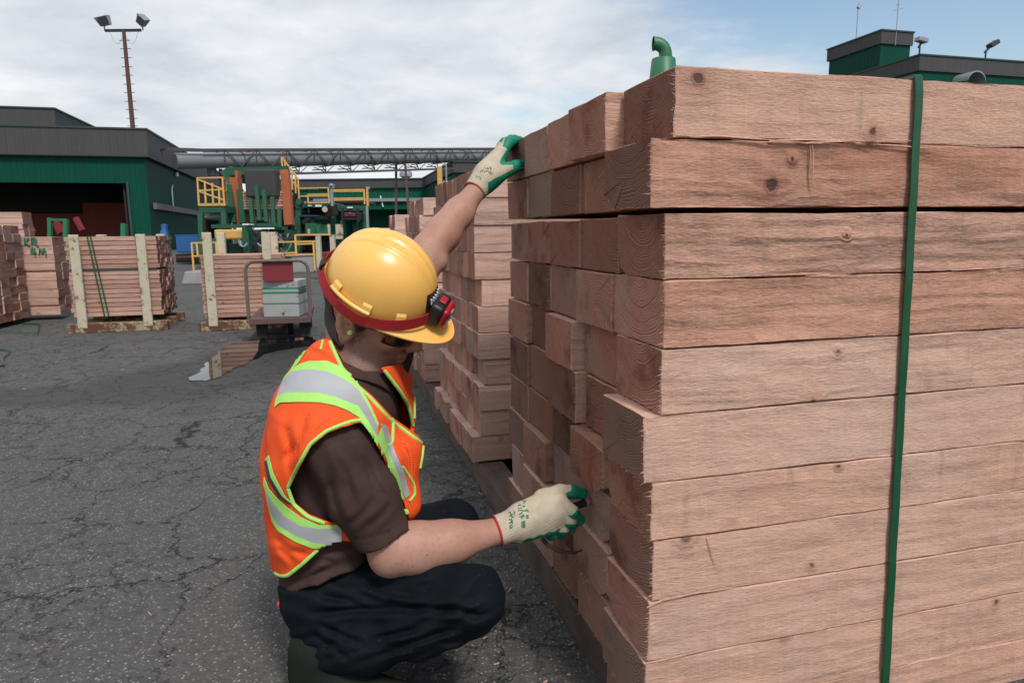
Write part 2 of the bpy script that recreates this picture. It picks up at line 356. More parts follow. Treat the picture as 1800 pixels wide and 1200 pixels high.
# ---- front stack: 10 rows of 5, rows of slightly differing height
G1 = random.Random(5)
tops = [1.264, 1.151, 1.031, 0.919, 0.801, 0.684, 0.562, 0.453, 0.337, 0.217]
bots = tops[1:]+[0.100]
bots[1] = 1.039                                   # open gap under the second row
protr = {1: [0.010, -0.020, -.004, .0, .003], 2: [-0.030, 0.004, .002, .004, 0.006], 3: [0.000, .004, .0, .004, -.002],
         4: [0.001, -.002, .005, .006, .006], 5: [0.000, 0.012, -.012, .012, .0], 6: [-0.032, .014, -.006, .004, .0],
         7: [-0.014, -.024, .004, .004, .0], 8: [-0.010, .0, .010, -.014, .0], 9: [-0.008, -.012, .004, -.02, .0], 10: [-0.013, -.004, .004, .0, -.008]}
protr = {1: [0.012, -0.022, -.004, .0, .004], 2: [-0.028, 0.008, .0, .004, .0], 3: [0.000, .006, .0, .004, .008],
         4: [0.001, -.004, .006, .006, .006], 5: [0.000, 0.016, -.014, .014, .0], 6: [-0.030, .012, -.008, .006, .0],
         7: [-0.013, -.022, .008, .006, .002], 8: [-0.008, .0, .012, -.012, .0], 9: [-0.014, -.010, .004, -.02, .0], 10: [-0.018, -.004, .006, .0, -.008]}
marks = {(1, 4): .1, (4, 1): .105, (4, 2): .10, (5, 3): .09, (5, 4): .12, (5, 5): .1, (6, 5): .05, (7, 2): .09, (8, 3): .09, (3, 4): 0}
wanes = {(2, 1): (1, .05), (3, 1): (1, .045), (7, 1): (1, .05), (1, 1): (1, .035), (7, 2): (0, .05), (8, 2): (0, .05), (6, 2): (0, .03), (9, 2): (0, .05), (10, 2): (0, .05),
         (8, 1): (1, .03), (9, 1): (1, .06), (10, 4): (1, .04), (10, 3): (0, .04)}
def front_stack():
    for r in range(1, 11):
        a = 0.0
        for c in range(1, 6):
            w = 0.2 + G1.uniform(-0.006, 0.006); gap = G1.choice([0.0015, 0.004, 0.008, 0.015]); w -= gap-.004
            h = tops[r-1]-bots[r-1]-0.0028 - (G1.uniform(0, 0.004) if c > 1 else 0)
            me = timber_mesh(4.0 if c == 1 else 3.9, w, h, r*31+c, 2 if c <= 2 or r == 1 else 1, wanes.get((r, c)), 46 if c == 1 else 26)
            o = me.build('timber', [M_SIDE, M_END])
            set_timber(o, protr[r][c-1], a, bots[r-1], w, h, marks.get((r, c), 0.0), G1.choice([0, 0, .2, .6]) if c > 1 else 0.0, G1)
            o['lite'] = (.10 if r < 8 else .40)+(.10 if c == 1 else 0) if c > 1 else .12  # lower rows paler: the stronger light on them is put into the colour
            if c == 1:
                o['pith_z'] = h*1.3 if r not in (2, 8, 9) else h*1.7; o['pith_y'] = w*0.45
                o['rough'] = [.25, .7, 1.0, .75, .45, .25, .3, .25, .3, .35][r-1]; o['red'] = [-.05, .42, .12, .5, -.25, -.35, .02, -.15, -.2, -.1][r-1]
            lab = (f'long sawn timber at the near corner of the front stack, {ordn(r)} row from the top' if c == 1 else
                   f'sawn timber end in the front stack, {ordn(c)} column from the corner, {ordn(r)} row down')
            tag(o, lab, 'timber', 'timbers of the front stack')
            a += w+gap
    w = .205; h = .097; o = timber_mesh(4.0, w, h, 777, 2, None, 20).build('timber', [M_SIDE, M_END]); set_timber(o, -.006, -.0, .0015, w, h, 0, 0, G1); o['rough'] = .4; o['red'] = -.05
    tag(o, 'lowest long timber at the near corner of the front stack, lying right on the asphalt', 'timber', 'timbers of the front stack')
    # loose splinters torn from the lower edge of the top timber and hanging off the faces
    tm = {(o['label']): o for o in COL.objects if o.name.startswith('timber')}
    g = np.random.default_rng(12)
    def spl(row, x0, z0, pts, r):
        o = tm[f'long sawn timber at the near corner of the front stack, {ordn(row)} row from the top']
        m = MB(); P_ = [(x0+p[0], -.0035-p[2], z0+p[1]) for p in pts]; n_ = len(P_); m.tube(P_, [r*(1-.75*abs(2*i/(n_-1)-.8)) for i in range(n_)], 6, flat=.5); m.build('splinter', M_SIDE, o)
    spl(1, .262, -.004, [(0, 0, 0), (.001, -.02, .004), (.000, -.045, .006), (.004, -.07, .005), (.009, -.083, .006)], .0022)
    spl(1, .258, -.004, [(0, 0, 0), (.001, -.03, .003), (.004, -.06, .004), (.006, -.078, .005)], .0016)
    spl(8, .105, .112, [(0, 0, 0), (.012, -.03, .004), (.026, -.066, .003)], .0016)
    for i in range(9):
        x_ = g.uniform(.0, .42); L_ = g.uniform(.06, .18); spl(1, x_, g.uniform(-.004, .003), [(0, 0, 0), (L_*.3, g.uniform(-.004, .003), .002), (L_*.7, g.uniform(-.004, .004), .003), (L_, g.uniform(-.006, .006), g.uniform(.001, .005))], g.uniform(.0012, .0026))
    for i in range(5):
        x_ = g.uniform(.15, .8); L_ = g.uniform(.05, .14); spl(3, x_, g.uniform(-.002, .003), [(0, 0, 0), (L_*.5, g.uniform(-.002, .003), .002), (L_, g.uniform(-.003, .003), .001)], g.uniform(.001, .002))
    spl(8, -.012, .0, [(0, -.008, 0), (.03, .004, .003), (.10, .006, .002), (.2, .002, .001)], .0020)
    spl(9, -.008, .002, [(0, .0, 0), (.05, .003, .003), (.12, .004, .001)], .0016)
front_stack()
VARI = [timber_mesh(3.0, 0.112, 0.1005, 900+i, 1, (0, .02) if i == 2 else ((3, .02) if i == 5 else None), 6) for i in range(7)]
def small_stack(along0, perp0, ncol, nrow, z0, rowh, wd, which, g, skip=0, protr_rows=None):
    src = []
    for i, m in enumerate(VARI):
        src.append(None)
    for r in range(1, nrow+1):
        pr = (protr_rows or {}).get(r, g.uniform(-0.02, 0.02))
        a = along0 + g.uniform(-0.006, 0.006)
        for c in range(1, ncol+1):
            k = g.randrange(len(VARI))
            if k not in small_stack.me:
                o = VARI[k].build('timber', [M_SIDE, M_END]); small_stack.me[k] = o.data
            else: o = link('timber', small_stack.me[k])
            z = z0 + (nrow-r)*rowh
            set_timber(o, perp0+pr*.8+(0 if c == 1 else g.gauss(0, 0.005)), a, z, 0.112, 0.1, g.choice([0, 0, 0, .05, .06]), g.choice([0, 0, 0, .15, .4]), g)
            o['lite'] = .8; o['red'] -= .2
            o.scale = (1, (wd-g.choice([.002, .004]))/0.112, (rowh-0.002)/0.1005)
            tag(o, f'sawn timber of the {which} stack, {ordn(c)} column from its front, {ordn(r)} row down', 'timber', f'timbers of the {which} stack')
            a += wd + g.choice([0, .002, .005])
small_stack.me = {}
G2 = random.Random(11)
small_stack(1.50, 0.0, 8, 11, 0.103, 0.1027, 0.116, 'second', G2, protr_rows={1: .005, 2: 0, 3: .0, 4: 0, 5: .03, 6: .012, 7: .008, 8: .035, 9: .006, 10: .012, 11: -.03})
small_stack(3.02, 0.0, 5, 11, 0.105, 0.100, 0.125, 'third', G2, protr_rows={1: .03, 2: 0.0, 3: .0})
small_stack(4.42, 0.0, 3, 10, 0.105, 0.104, 0.125, 'fourth', G2)
small_stack(6.6, -0.05, 2, 9, 0.105, 0.106, 0.125, 'fifth', G2)
# bearers on the ground under the stacks
M_BEAR = None
def bearers():
    n = NT('old_bearer_wood'); c = n.coord('Object'); s = n.vm('MULTIPLY', c, (1, 0.08, 1)); a = n.noise(s, 60, 5, 0.65); b = n.noise(c, 5, 5, 0.6)
    k = n.mix(a, (0.07, 0.052, 0.044), (0.17, 0.125, 0.105)); k = n.mix(n.map(b, 0.45, 0.7, 0, 0.7), k, (0.06, 0.042, 0.036))
    mat = n.fin(k, 0.9, n.bump(a, 0.5, 0.004), spec=0.15)
    for i, (px, lab) in enumerate(((0.0, 'long dark bearer on the asphalt under the left ends of the stacks'), (1.7, 'second bearer hidden deeper under the stacks'))):
        mb = MB()
        mb.box((0, .47, 0), (0.10, 2.55, 0.094)); mb.box((0, 2.56, 0), (0.105, 9.0, 0.098))
        for q in range(0): pass
        o = mb.build('bearer', mat, bevel=0.004); o.location = SP(-0.25, px, 0); o.rotation_euler = (0, 0, ROTZ)
        tag(o, lab, 'bearer')
bearers()
def strap_on_stack():
    # green steel band over the top and down the front face
    def on_face(u, v):
        r = R3 @ np.array([(u-900)/F, -(v-600)/F, -1.0]); t = ((CORNER-E2*0.0045-C0) @ E2)/(r @ E2); return C0+r*t
    a, b = on_face(1614, 143), on_face(1553, 1230)
    mb = MB(); n = 60; w = 0.0085; th = 0.0012; vs = []; fs = []
    path = [a + (b-a)*1.08*i/n - E2*0.0006*math.sin(i*0.9) - E2*0.003*(1 if i > 0 else 0) for i in range(n+1)]
    top = a[2]; z1 = 1.264
    path[0][2] = z1+0.002
    path = [path[0]+E2*y + np.array([0, 0, 0.003]) for y in np.linspace(1.0, 0.004, 14)] + path
    k = len(path); E1v = E1
    for i, p in enumerate(path):
        d = path[min(i+1, k-1)]-path[max(i-1, 0)]; d /= np.linalg.norm(d); nn = np.cross(E1v, d); sd_ = E1v*w*(1+0.01*math.sin(i*1.7))
        vs += [p-sd_+nn*th, p+sd_+nn*th, p+sd_-nn*th, p-sd_-nn*th]
    for i in range(k-1):
        for j in range(4): fs.append((i*4+j, i*4+(j+1) % 4, (i+1)*4+(j+1) % 4, (i+1)*4+j))
    mb.add(vs, fs)
    n = NT('green_band'); c = n.coord('Object'); s = n.noise(c, 700, 3, 0.6); sc = n.noise(n.vm('MULTIPLY', c, (6, 6, 0.5)), 30, 4, 0.6)
    k_ = n.mix(n.map(sc, 0.5, 0.75, 0, .6), (0.004, 0.062, 0.022), (0.012, 0.115, 0.045)); k_ = n.mix(n.map(s, 0.68, 0.72, 0, .6), k_, (0.4, 0.5, 0.42))
    mat = n.fin(k_, 0.38, n.bump(sc, 0.2, 0.001))
    o = mb.build('strap', mat); tag(o, 'green steel strap running down the front stack of timbers', 'strap')
    return mat
M_BAND = strap_on_stack()
# ---------------------------------------------------------------- ground
def ground():
    n = NT('asphalt'); c = n.coord('Object'); x, y, z = n.sep(c)
    agg = n.vor(c, 105); aggc = n.sep(n.vor(c, 105, out='Color'))[0]
    ag2 = n.noise(c, 420, 3, 0.7); big = n.noise(c, 0.45, 6, 0.6); mid = n.noise(c, 3.0, 6, 0.65); f = n.noise(c, 45, 5, 0.7)
    k = n.mix(n.map(f, 0.3, 0.7), (0.062, 0.0605, 0.058), (0.125, 0.122, 0.117))
    k = n.mix(n.m('MULTIPLY', n.map(agg, 0.25, 0.45, 1, 0), n.map(aggc, 0.45, 0.9, 0, 0.95)), k, (0.30, 0.29, 0.272))
    k = n.mix(n.m('MULTIPLY', n.map(agg, 0.15, 0.3, 1, 0), n.map(aggc, 0.80, 0.86, 0, 0.85)), k, (0.40, 0.385, 0.36))
    k = n.mix(n.map(ag2, 0.48, 0.68, 0, 0.75), k, (0.030, 0.029, 0.027)); k = n.mix(n.map(n.noise(c, 26, 4, .7), .5, .72, 0, .45), k, (.035, .034, .032))
    k = n.mix(n.map(mid, 0.35, 0.7, 0, 0.35), k, (0.065, 0.063, 0.06))
    k = n.mix(n.map(big, 0.52, 0.75, 0, 0.35), k, (0.15, 0.146, 0.14))
    k = n.mix(n.map(n.noise(n.vm('ADD', c, (4, 2, 0)), 1.6, 5, 0.7), 0.62, 0.74, 0, 0.3), k, (0.085, 0.05, 0.036))
    # cracks: warped cell borders, present only in places
    wv = n.vm('ADD', c, n.vm('MULTIPLY', n.vm('SUBTRACT', n.noise(c, 5, 7, 0.72, color=True), (0.5, 0.5, 0.5)), (0.34, 0.34, 0)))
    ed = n.vor(wv, 1.9, 'DISTANCE_TO_EDGE'); ed2 = n.vor(n.vm('ADD', wv, (3, 1, 0)), 6.5, 'DISTANCE_TO_EDGE')
    on1 = n.map(n.noise(c, 1.1, 3, 0.5), 0.36, 0.5); on2 = n.map(n.noise(n.vm('ADD', c, (9, 4, 0)), 0.9, 3, 0.5), 0.40, 0.54)
    cr = n.m('MAXIMUM', n.m('MULTIPLY', n.map(ed, 0.001, 0.0075, 1, 0, True), on1), n.m('MULTIPLY', n.map(ed2, 0.002, 0.016, 1, 0, True), n.m('MULTIPLY', on2, 0.8)))
    k = n.mix(n.map(n.noise(n.vm('ADD', c, (7, 3, 0)), 0.8, 4, .55), .60, .72, 0, .45, True), k, (.032, .031, .030)); k = n.mix(n.m('MULTIPLY', cr, 0.85), k, (0.008, 0.0075, 0.007))
    # damp band round the puddle and along the drain
    def dist_seg(a, b, jit):
        ab = b-a; L2 = float(ab @ ab)
        px_, py_ = n.m('SUBTRACT', x, float(a[0])), n.m('SUBTRACT', y, float(a[1]))
        t = n.m('DIVIDE', n.m('ADD', n.m('MULTIPLY', px_, float(ab[0])), n.m('MULTIPLY', py_, float(ab[1]))), L2, clamp=True)
        dx_, dy_ = n.m('SUBTRACT', px_, n.m('MULTIPLY', t, float(ab[0]))), n.m('SUBTRACT', py_, n.m('MULTIPLY', t, float(ab[1])))
        return n.m('ADD', n.m('SQRT', n.m('ADD', n.m('MULTIPLY', dx_, dx_), n.m('MULTIPLY', dy_, dy_))), n.m('MULTIPLY', n.m('SUBTRACT', mid, 0.5), jit))
    d1 = dist_seg(G(-60, 700), G(350, 690), 0.5); d2 = dist_seg(G(330, 668), G(560, 610), 0.9); d3 = dist_seg(G(-200, 560), G(160, 560), 1.4)
    wet = n.m('MAXIMUM', n.map(d1, 0.16, 0.38, 0.85, 0, True), n.map(d2, 0.42, 0.85, 1, 0, True))
    k = n.mix(n.m('MULTIPLY', wet, 0.80), k, (0.017, 0.0175, 0.018))
    for (u, v) in ((233, 618), (249, 610), (350, 609), (390, 579), (390, 597), (397, 599), (101, 636), (215, 650), (42, 683), (237, 619)):
        g_ = G(u, v); dd = n.vm('DISTANCE', c, (float(g_[0]), float(g_[1]), 0.0))
        k = n.mix(n.m('LESS_THAN', n.m('ADD', dd, n.m('MULTIPLY', f, 0.02)), 0.022), k, (0.75, 0.08, 0.12))
    h = n.m('ADD', n.m('MULTIPLY', n.map(agg, 0.1, 0.6, 1, 0), 0.6), n.m('ADD', n.m('MULTIPLY', f, 0.5), n.m('MULTIPLY', cr, -2.0)))
    nb = n.bump(h, 0.9, 0.004)
    mat = n.fin(k, n.m('SUBTRACT', 0.88, n.m('MULTIPLY', wet, 0.42)), nb, spec=0.3)
    mb = MB(); S = 700; mb.add([(-S, -S, 0), (S, -S, 0), (S, S, 0), (-S, S, 0)], [(0, 1, 2, 3)])
    o = mb.build('ground', mat); tag(o, kind='structure')
    # puddle
    poly = [(333, 668), (352, 648), (368, 634), (382, 618), (400, 606), (430, 600), (462, 598), (500, 594), (560, 592), (600, 596), (604, 604), (560, 606), (520, 610), (478, 618), (440, 633), (405, 652), (380, 664), (362, 669)]
    pts = [G(u, v, 0.004) for u, v in poly]
    sm = []
    for i in range(len(pts)):
        p, q = pts[i], pts[(i+1) % len(pts)]
        for t in (0, .25, .5, .75): 
            nn = np.array([-(q-p)[1], (q-p)[0], 0]); sm.append(p*(1-t)+q*t+nn*0.06*math.sin(i*3.1+t*7))
    mb = MB(); mb.add(sm, [tuple(range(len(sm)))])
    n2 = NT('puddle_water'); n2.fin((0.012, 0.013, 0.014), 0.03, n2.bump(n2.noise(n2.coord('Object'), 14, 2), 0.02, 0.002), spec=0.8)
    n2.b.inputs['IOR'].default_value = 1.6
    o = mb.build('water', n2.mat); tag(o, kind='structure')
ground()
def chips():
    g = np.random.default_rng(21); mb = MB()
    for i in range(70):
        al = g.uniform(-.3, 5); pp = -abs(g.normal(0, .22))-.01
        if g.random() < .08: q = G(g.uniform(20, 900), g.uniform(600, 1190)); c_ = np.array([q[0], q[1], .002])
        else: c_ = SP(al, pp, .002)
        L_ = g.uniform(.005, .024); w_ = g.uniform(.001, .003); a_ = g.uniform(0, math.pi); d = np.array([math.cos(a_), math.sin(a_), 0])*L_/2
        mb.bar(c_-d, c_+d+np.array([0, 0, g.uniform(0, .004)]), w_, .002)
    o = mb.build('wood_chips', M_SIDE); o['rough'] = .3; o['red'] = 0.0; o['seed'] = 2.0; tag(o, 'small wood chips and splinters strewn over the asphalt', 'wood chips', kind='stuff')
chips()
# ---------------------------------------------------------------- materials of the yard
def corrug(name, col, pitch=0.3, depth=0.03, wear=0.3):
    n = NT(name); c = n.coord('Object'); x, y, z = n.sep(c)
    wx = n.m('SINE', n.m('MULTIPLY', x, 2*math.pi/pitch)); wy = n.m('SINE', n.m('MULTIPLY', y, 2*math.pi/pitch))
    h = n.m('ADD', n.map(wx, -0.4, 0.4), n.map(wy, -0.4, 0.4))
    streak = n.noise(n.vm('MULTIPLY', c, (1, 1, 0.12)), 1.6, 5, 0.6); sp = n.noise(c, 2.5, 6, 0.65)
    k = n.mix(n.map(streak, 0.4, 0.72, 0, wear), col, tuple(a*0.45+0.006 for a in col))
    k = n.mix(n.map(sp, 0.66, 0.74, 0, wear*1.2), k, tuple(min(1, a*1.7+0.03) for a in col))
    k = n.mix(n.map(n.m('ABSOLUTE', wx), 0.0, 0.35, 0.25, 0), k, tuple(a*0.4 for a in col))
    return n.fin(k, 0.6, n.bump(h, 0.9, depth), spec=0.1)
M_GRN = corrug('green_cladding', (0.0035, 0.064, 0.041)); M_FAS = corrug('grey_fascia', (0.076, 0.073, 0.074), 0.45, 0.012, 0.2)
M_GRN2 = corrug('green_cladding_far', (0.006, 0.085, 0.05), 0.5, 0.04)
M_TRIM = paint('dark_trim', (0.02, 0.045, 0.04), 0.5)
M_YEL = paint('yellow_paint', (0.62, 0.35, 0.09), 0.5, 0.45); M_MGRN = paint('machine_green', (0.006, 0.08, 0.038), 0.5, 0.5)
M_LGRN = paint('light_machine_green', (0.015, 0.13, 0.055), 0.5); M_ORG = paint('orange_steel', (0.38, 0.10, 0.035), 0.5, 0.4)
M_HOOD = paint('grey_rubber', (0.040, 0.040, 0.041), 0.7, 0.3); M_BLK = paint('black_machine', (0.010, 0.010, 0.010), 0.5, 0.3)
M_BASE = paint('rusted_cream_beam', (0.34, 0.27, 0.17), 0.7, 0.5, 1.1, 7); M_CREAM = paint('cream_stake_paint', (0.50, 0.44, 0.31), 0.6, 0.4, 0.30, 9); M_BLUE = paint('blue_paint', (0.012, 0.10, 0.30), 0.5, 0.4)
M_STEEL = paint('galvanised_steel', (0.30, 0.32, 0.33), 0.4, 0.3, metal=0.3); M_RUST = paint('rusty_pole', (0.11, 0.05, 0.035), 0.8, 0.5)
M_PIPE = paint('grey_duct', (0.17, 0.185, 0.19), 0.45, 0.4, 0.0, 2); M_TRUSS = paint('truss_steel', (0.085, 0.065, 0.06), 0.7, 0.4)
M_CONC = paint('concrete', (0.27, 0.26, 0.245), 0.9, 0.5, 0, 5); M_DRED = paint('dark_red_metal', (0.19, 0.015, 0.02), 0.45, 0.3, 0.0, 7)
M_GREYBOX = paint('grey_box_paint', (0.33, 0.345, 0.33), 0.5, 0.3, 0.05, 9); M_GSTR = paint('green_stripe', (0.01, 0.20, 0.09), 0.5)
M_DECK = paint('worn_deck', (0.105, 0.06, 0.055), 0.7, 0.5, 0.15, 8); M_TYRE = paint('tyre_rubber', (0.016, 0.016, 0.016), 0.85)
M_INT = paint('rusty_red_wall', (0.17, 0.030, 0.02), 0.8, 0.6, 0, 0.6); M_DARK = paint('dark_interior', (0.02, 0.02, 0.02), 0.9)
M_WHT = paint('white_paint', (0.75, 0.75, 0.73), 0.5, 0.15); M_PLANK = paint('weathered_plank', (0.16, 0.135, 0.125), 0.9, 0.5, 0, 4)
M_VENT = paint('vent_green', (0.025, 0.15, 0.07), 0.4, 0.3)
def frame(name, org, az):                      # local x along the E1-like direction, y away
    return empty(name, (org[0], org[1], 0), -az)
BAZ = math.radians(-14.0)
# ---------------------------------------------------------------- warehouse on the left
def lerp(a, b, t): return a+(b-a)*t
def warehouse():
    D = 42.0; K = P(253, 262, D); top = P(253, 230, D)[2]; fb = P(253, 275, D)[2]; dt = P(225, 322, D)[2]
    b = frame('warehouse', K, AZ); tag(b, 'dark green corrugated warehouse with grey fascia and a large open doorway', 'building')
    jamb = 1.02
    MB().box((-jamb, 0, 0), (0, 0.25, fb)).build('wall', M_GRN, b)
    w = MB(); w.box((-45, 0, dt), (-jamb-.002, 0.25, fb)); w.box((-45, 0, 0), (-30, 0.25, dt-.002)); w.build('wall', M_GRN, b)
    MB().box((-0.25, 0.252, 0), (0, 40, fb)).build('wall', M_GRN, b)
    f = MB(); f.box((-45, -0.28, fb-0.01), (0.28, 0.0, top)); f.box((0.002, 0.002, fb-0.01), (0.28, 40, top)); f.build('fascia', M_FAS, b)
    t = MB(); t.box((-45, -0.34, top), (0.34, 40, top+0.10)); t.build('roof', M_TRIM, b)
    t = MB(); t.box((-45, -0.30, fb-0.07), (0.30, -0.003, fb-0.012)); t.box((0.003, 0.003, fb-0.07), (0.30, 40, fb-0.012)); t.build('trim', M_BLK, b)
    MB().box((-jamb-.16, -0.05, 0), (-jamb-.02, -0.004, dt+.1)).build('door_frame', M_TRIM, b)
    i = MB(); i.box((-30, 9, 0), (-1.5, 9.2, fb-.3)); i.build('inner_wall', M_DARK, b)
    i = MB(); i.box((-5.6, 6.5, 0), (-2.1, 6.6, 3.3)); i.box((-9.5, 7.5, 0), (-5.8, 7.6, 2.6)); i.build('red_partition', M_INT, b)
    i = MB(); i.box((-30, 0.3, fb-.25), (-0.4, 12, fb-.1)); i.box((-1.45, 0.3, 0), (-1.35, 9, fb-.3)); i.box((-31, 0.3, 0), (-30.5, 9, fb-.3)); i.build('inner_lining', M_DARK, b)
    # plank rail, conduit and alarm light on the side wall
    MB().box((0.02, 1.0, P(262, 367, D+1)[2]), (0.24, 22, P(262, 356, D+1)[2])).build('wall_plank', M_PLANK, b)
    MB().tube([(0.06, 7, 2.6), (0.06, 7, 4.3), (0.06, 7.4, 4.6)], 0.05).build('conduit', M_STEEL, b)
    a = MB(); a.tube([(0.1, 9, 5.35), (0.1, 9, 5.6)], 0.13, 12); a.build('alarm_light', M_WHT, b)
    a = MB(); a.tube([(0.1, 9, 5.6), (0.1, 9, 5.75)], 0.13, 12); a.build('alarm_light_cap', M_DRED, b)
    # taller roof block behind
    D2 = 60.0; K2 = P(96, 200, D2); b2 = frame('roof_block', K2, AZ); tag(b2, 'taller grey roof block rising behind the warehouse at the left edge', 'building')
    tp, ft = P(96, 192, D2)[2], P(96, 225, D2)[2]
    f = MB(); f.box((-30, 0, ft), (0, 30, tp)); f.build('fascia', M_FAS, b2)
    MB().box((-30.1, -0.1, tp), (0.1, 30, tp+.12)).build('roof', M_TRIM, b2)
    MB().box((-30, 0.3, 0), (-0.3, 29, ft)).build('wall', M_GRN, b2)
    # red and orange gear standing inside the doorway
    g = empty('roller_table', tuple(P(100, 408, 24)*np.array([1, 1, 0]))); tag(g, 'green roller table frame with red guards in front of the dark doorway', 'machine')
    def q(u, v, d=24): return P(u, v, d)-np.array(g.location)
    m = MB()
    m.bar(q(88, 460), q(88, 383), .12); m.bar(q(116, 460), q(116, 385), .14); m.bar(q(84, 386), q(118, 387), .1); m.bar(q(218, 460), q(218, 393), .16); m.bar(q(80, 440), q(222, 440), .12)
    m.build('green_frame', M_LGRN, g)
    m = MB(); m.bar(q(46, 384), q(60, 408), .1); m.bar(q(133, 383), q(145, 405), .14); m.bar(q(100, 390), q(108, 410), .2); m.build('red_guard', M_DRED, g)
    # light mast
    D3 = 47; B = P(234, 230, D3); m0 = empty('light_mast', (B[0], B[1], 0)); tag(m0, 'rusty climbing mast with two floodlights standing behind the warehouse roof', 'floodlight mast')
    tz = P(222, 62, D3)[2]
    MB().tube([(0, 0, 0), (0, 0, tz)], [0.21, 0.12], 10).build('pole', M_RUST, m0)
    r = MB()
    for v in (78, 92, 107, 122, 136, 151, 165, 180, 194, 209, 222):
        zz = P(225, v, D3)[2]; r.bar((-0.36, 0, zz), (0.36, 0, zz), 0.035)
    r.build('climbing_rungs', M_BLK, m0)
    a = P(190, 60, D3)[0]-P(222, 62, D3)[0]; c = P(252, 63, D3)[0]-P(222, 62, D3)[0]
    MB().box((a, -.06, tz-.07), (c, .06, tz+.09)).build('crossarm', M_BLK, m0)
    for s, x, rot in ((0, a-.02, -0.2), (1, c+.12, 0.75)):
        M = Matrix.Translation((x, 0, tz+.62)) @ Matrix.Rotation(rot, 4, 'Y') @ Matrix.Rotation(0.3, 4, 'X')
        h = MB(); w_ = .46 if s == 0 else .34
        pts = [(-w_, -.3, .3), (w_, -.3, .3), (w_*.85, .35, .3), (-w_*.85, .35, .3), (-w_*.6, -.2, -.3), (w_*.9, -.2, -.3), (w_*.7, .25, -.3), (-w_*.5, .25, -.3)]
        h.add([tuple(M @ Vector(p)) for p in pts], [(0, 1, 2, 3), (7, 6, 5, 4), (0, 4, 5, 1), (1, 5, 6, 2), (2, 6, 7, 3), (3, 7, 4, 0)])
        lamp = h.build('floodlight', M_STEEL, m0, bevel=.03)
        h = MB(); h.box((-w_*.5, -.31, -.2), (w_*.8, -.27, .24), 0, M); h.build('lens', M_HOOD, lamp)
        MB().bar((x, 0, tz), (x, 0, tz+.4), .07).build('bracket', M_STEEL, m0)
    w = MB()
    for x1, x2 in ((a+.3, -.15), (c-.2, .15)): w.tube([(lerp(x1, x2, t), 0, tz-.1-.75*math.sin(math.pi*t*.85)) for t in np.linspace(0, 1, 9)], .012, 5)
    w.build('cable', M_STEEL, m0)
warehouse()
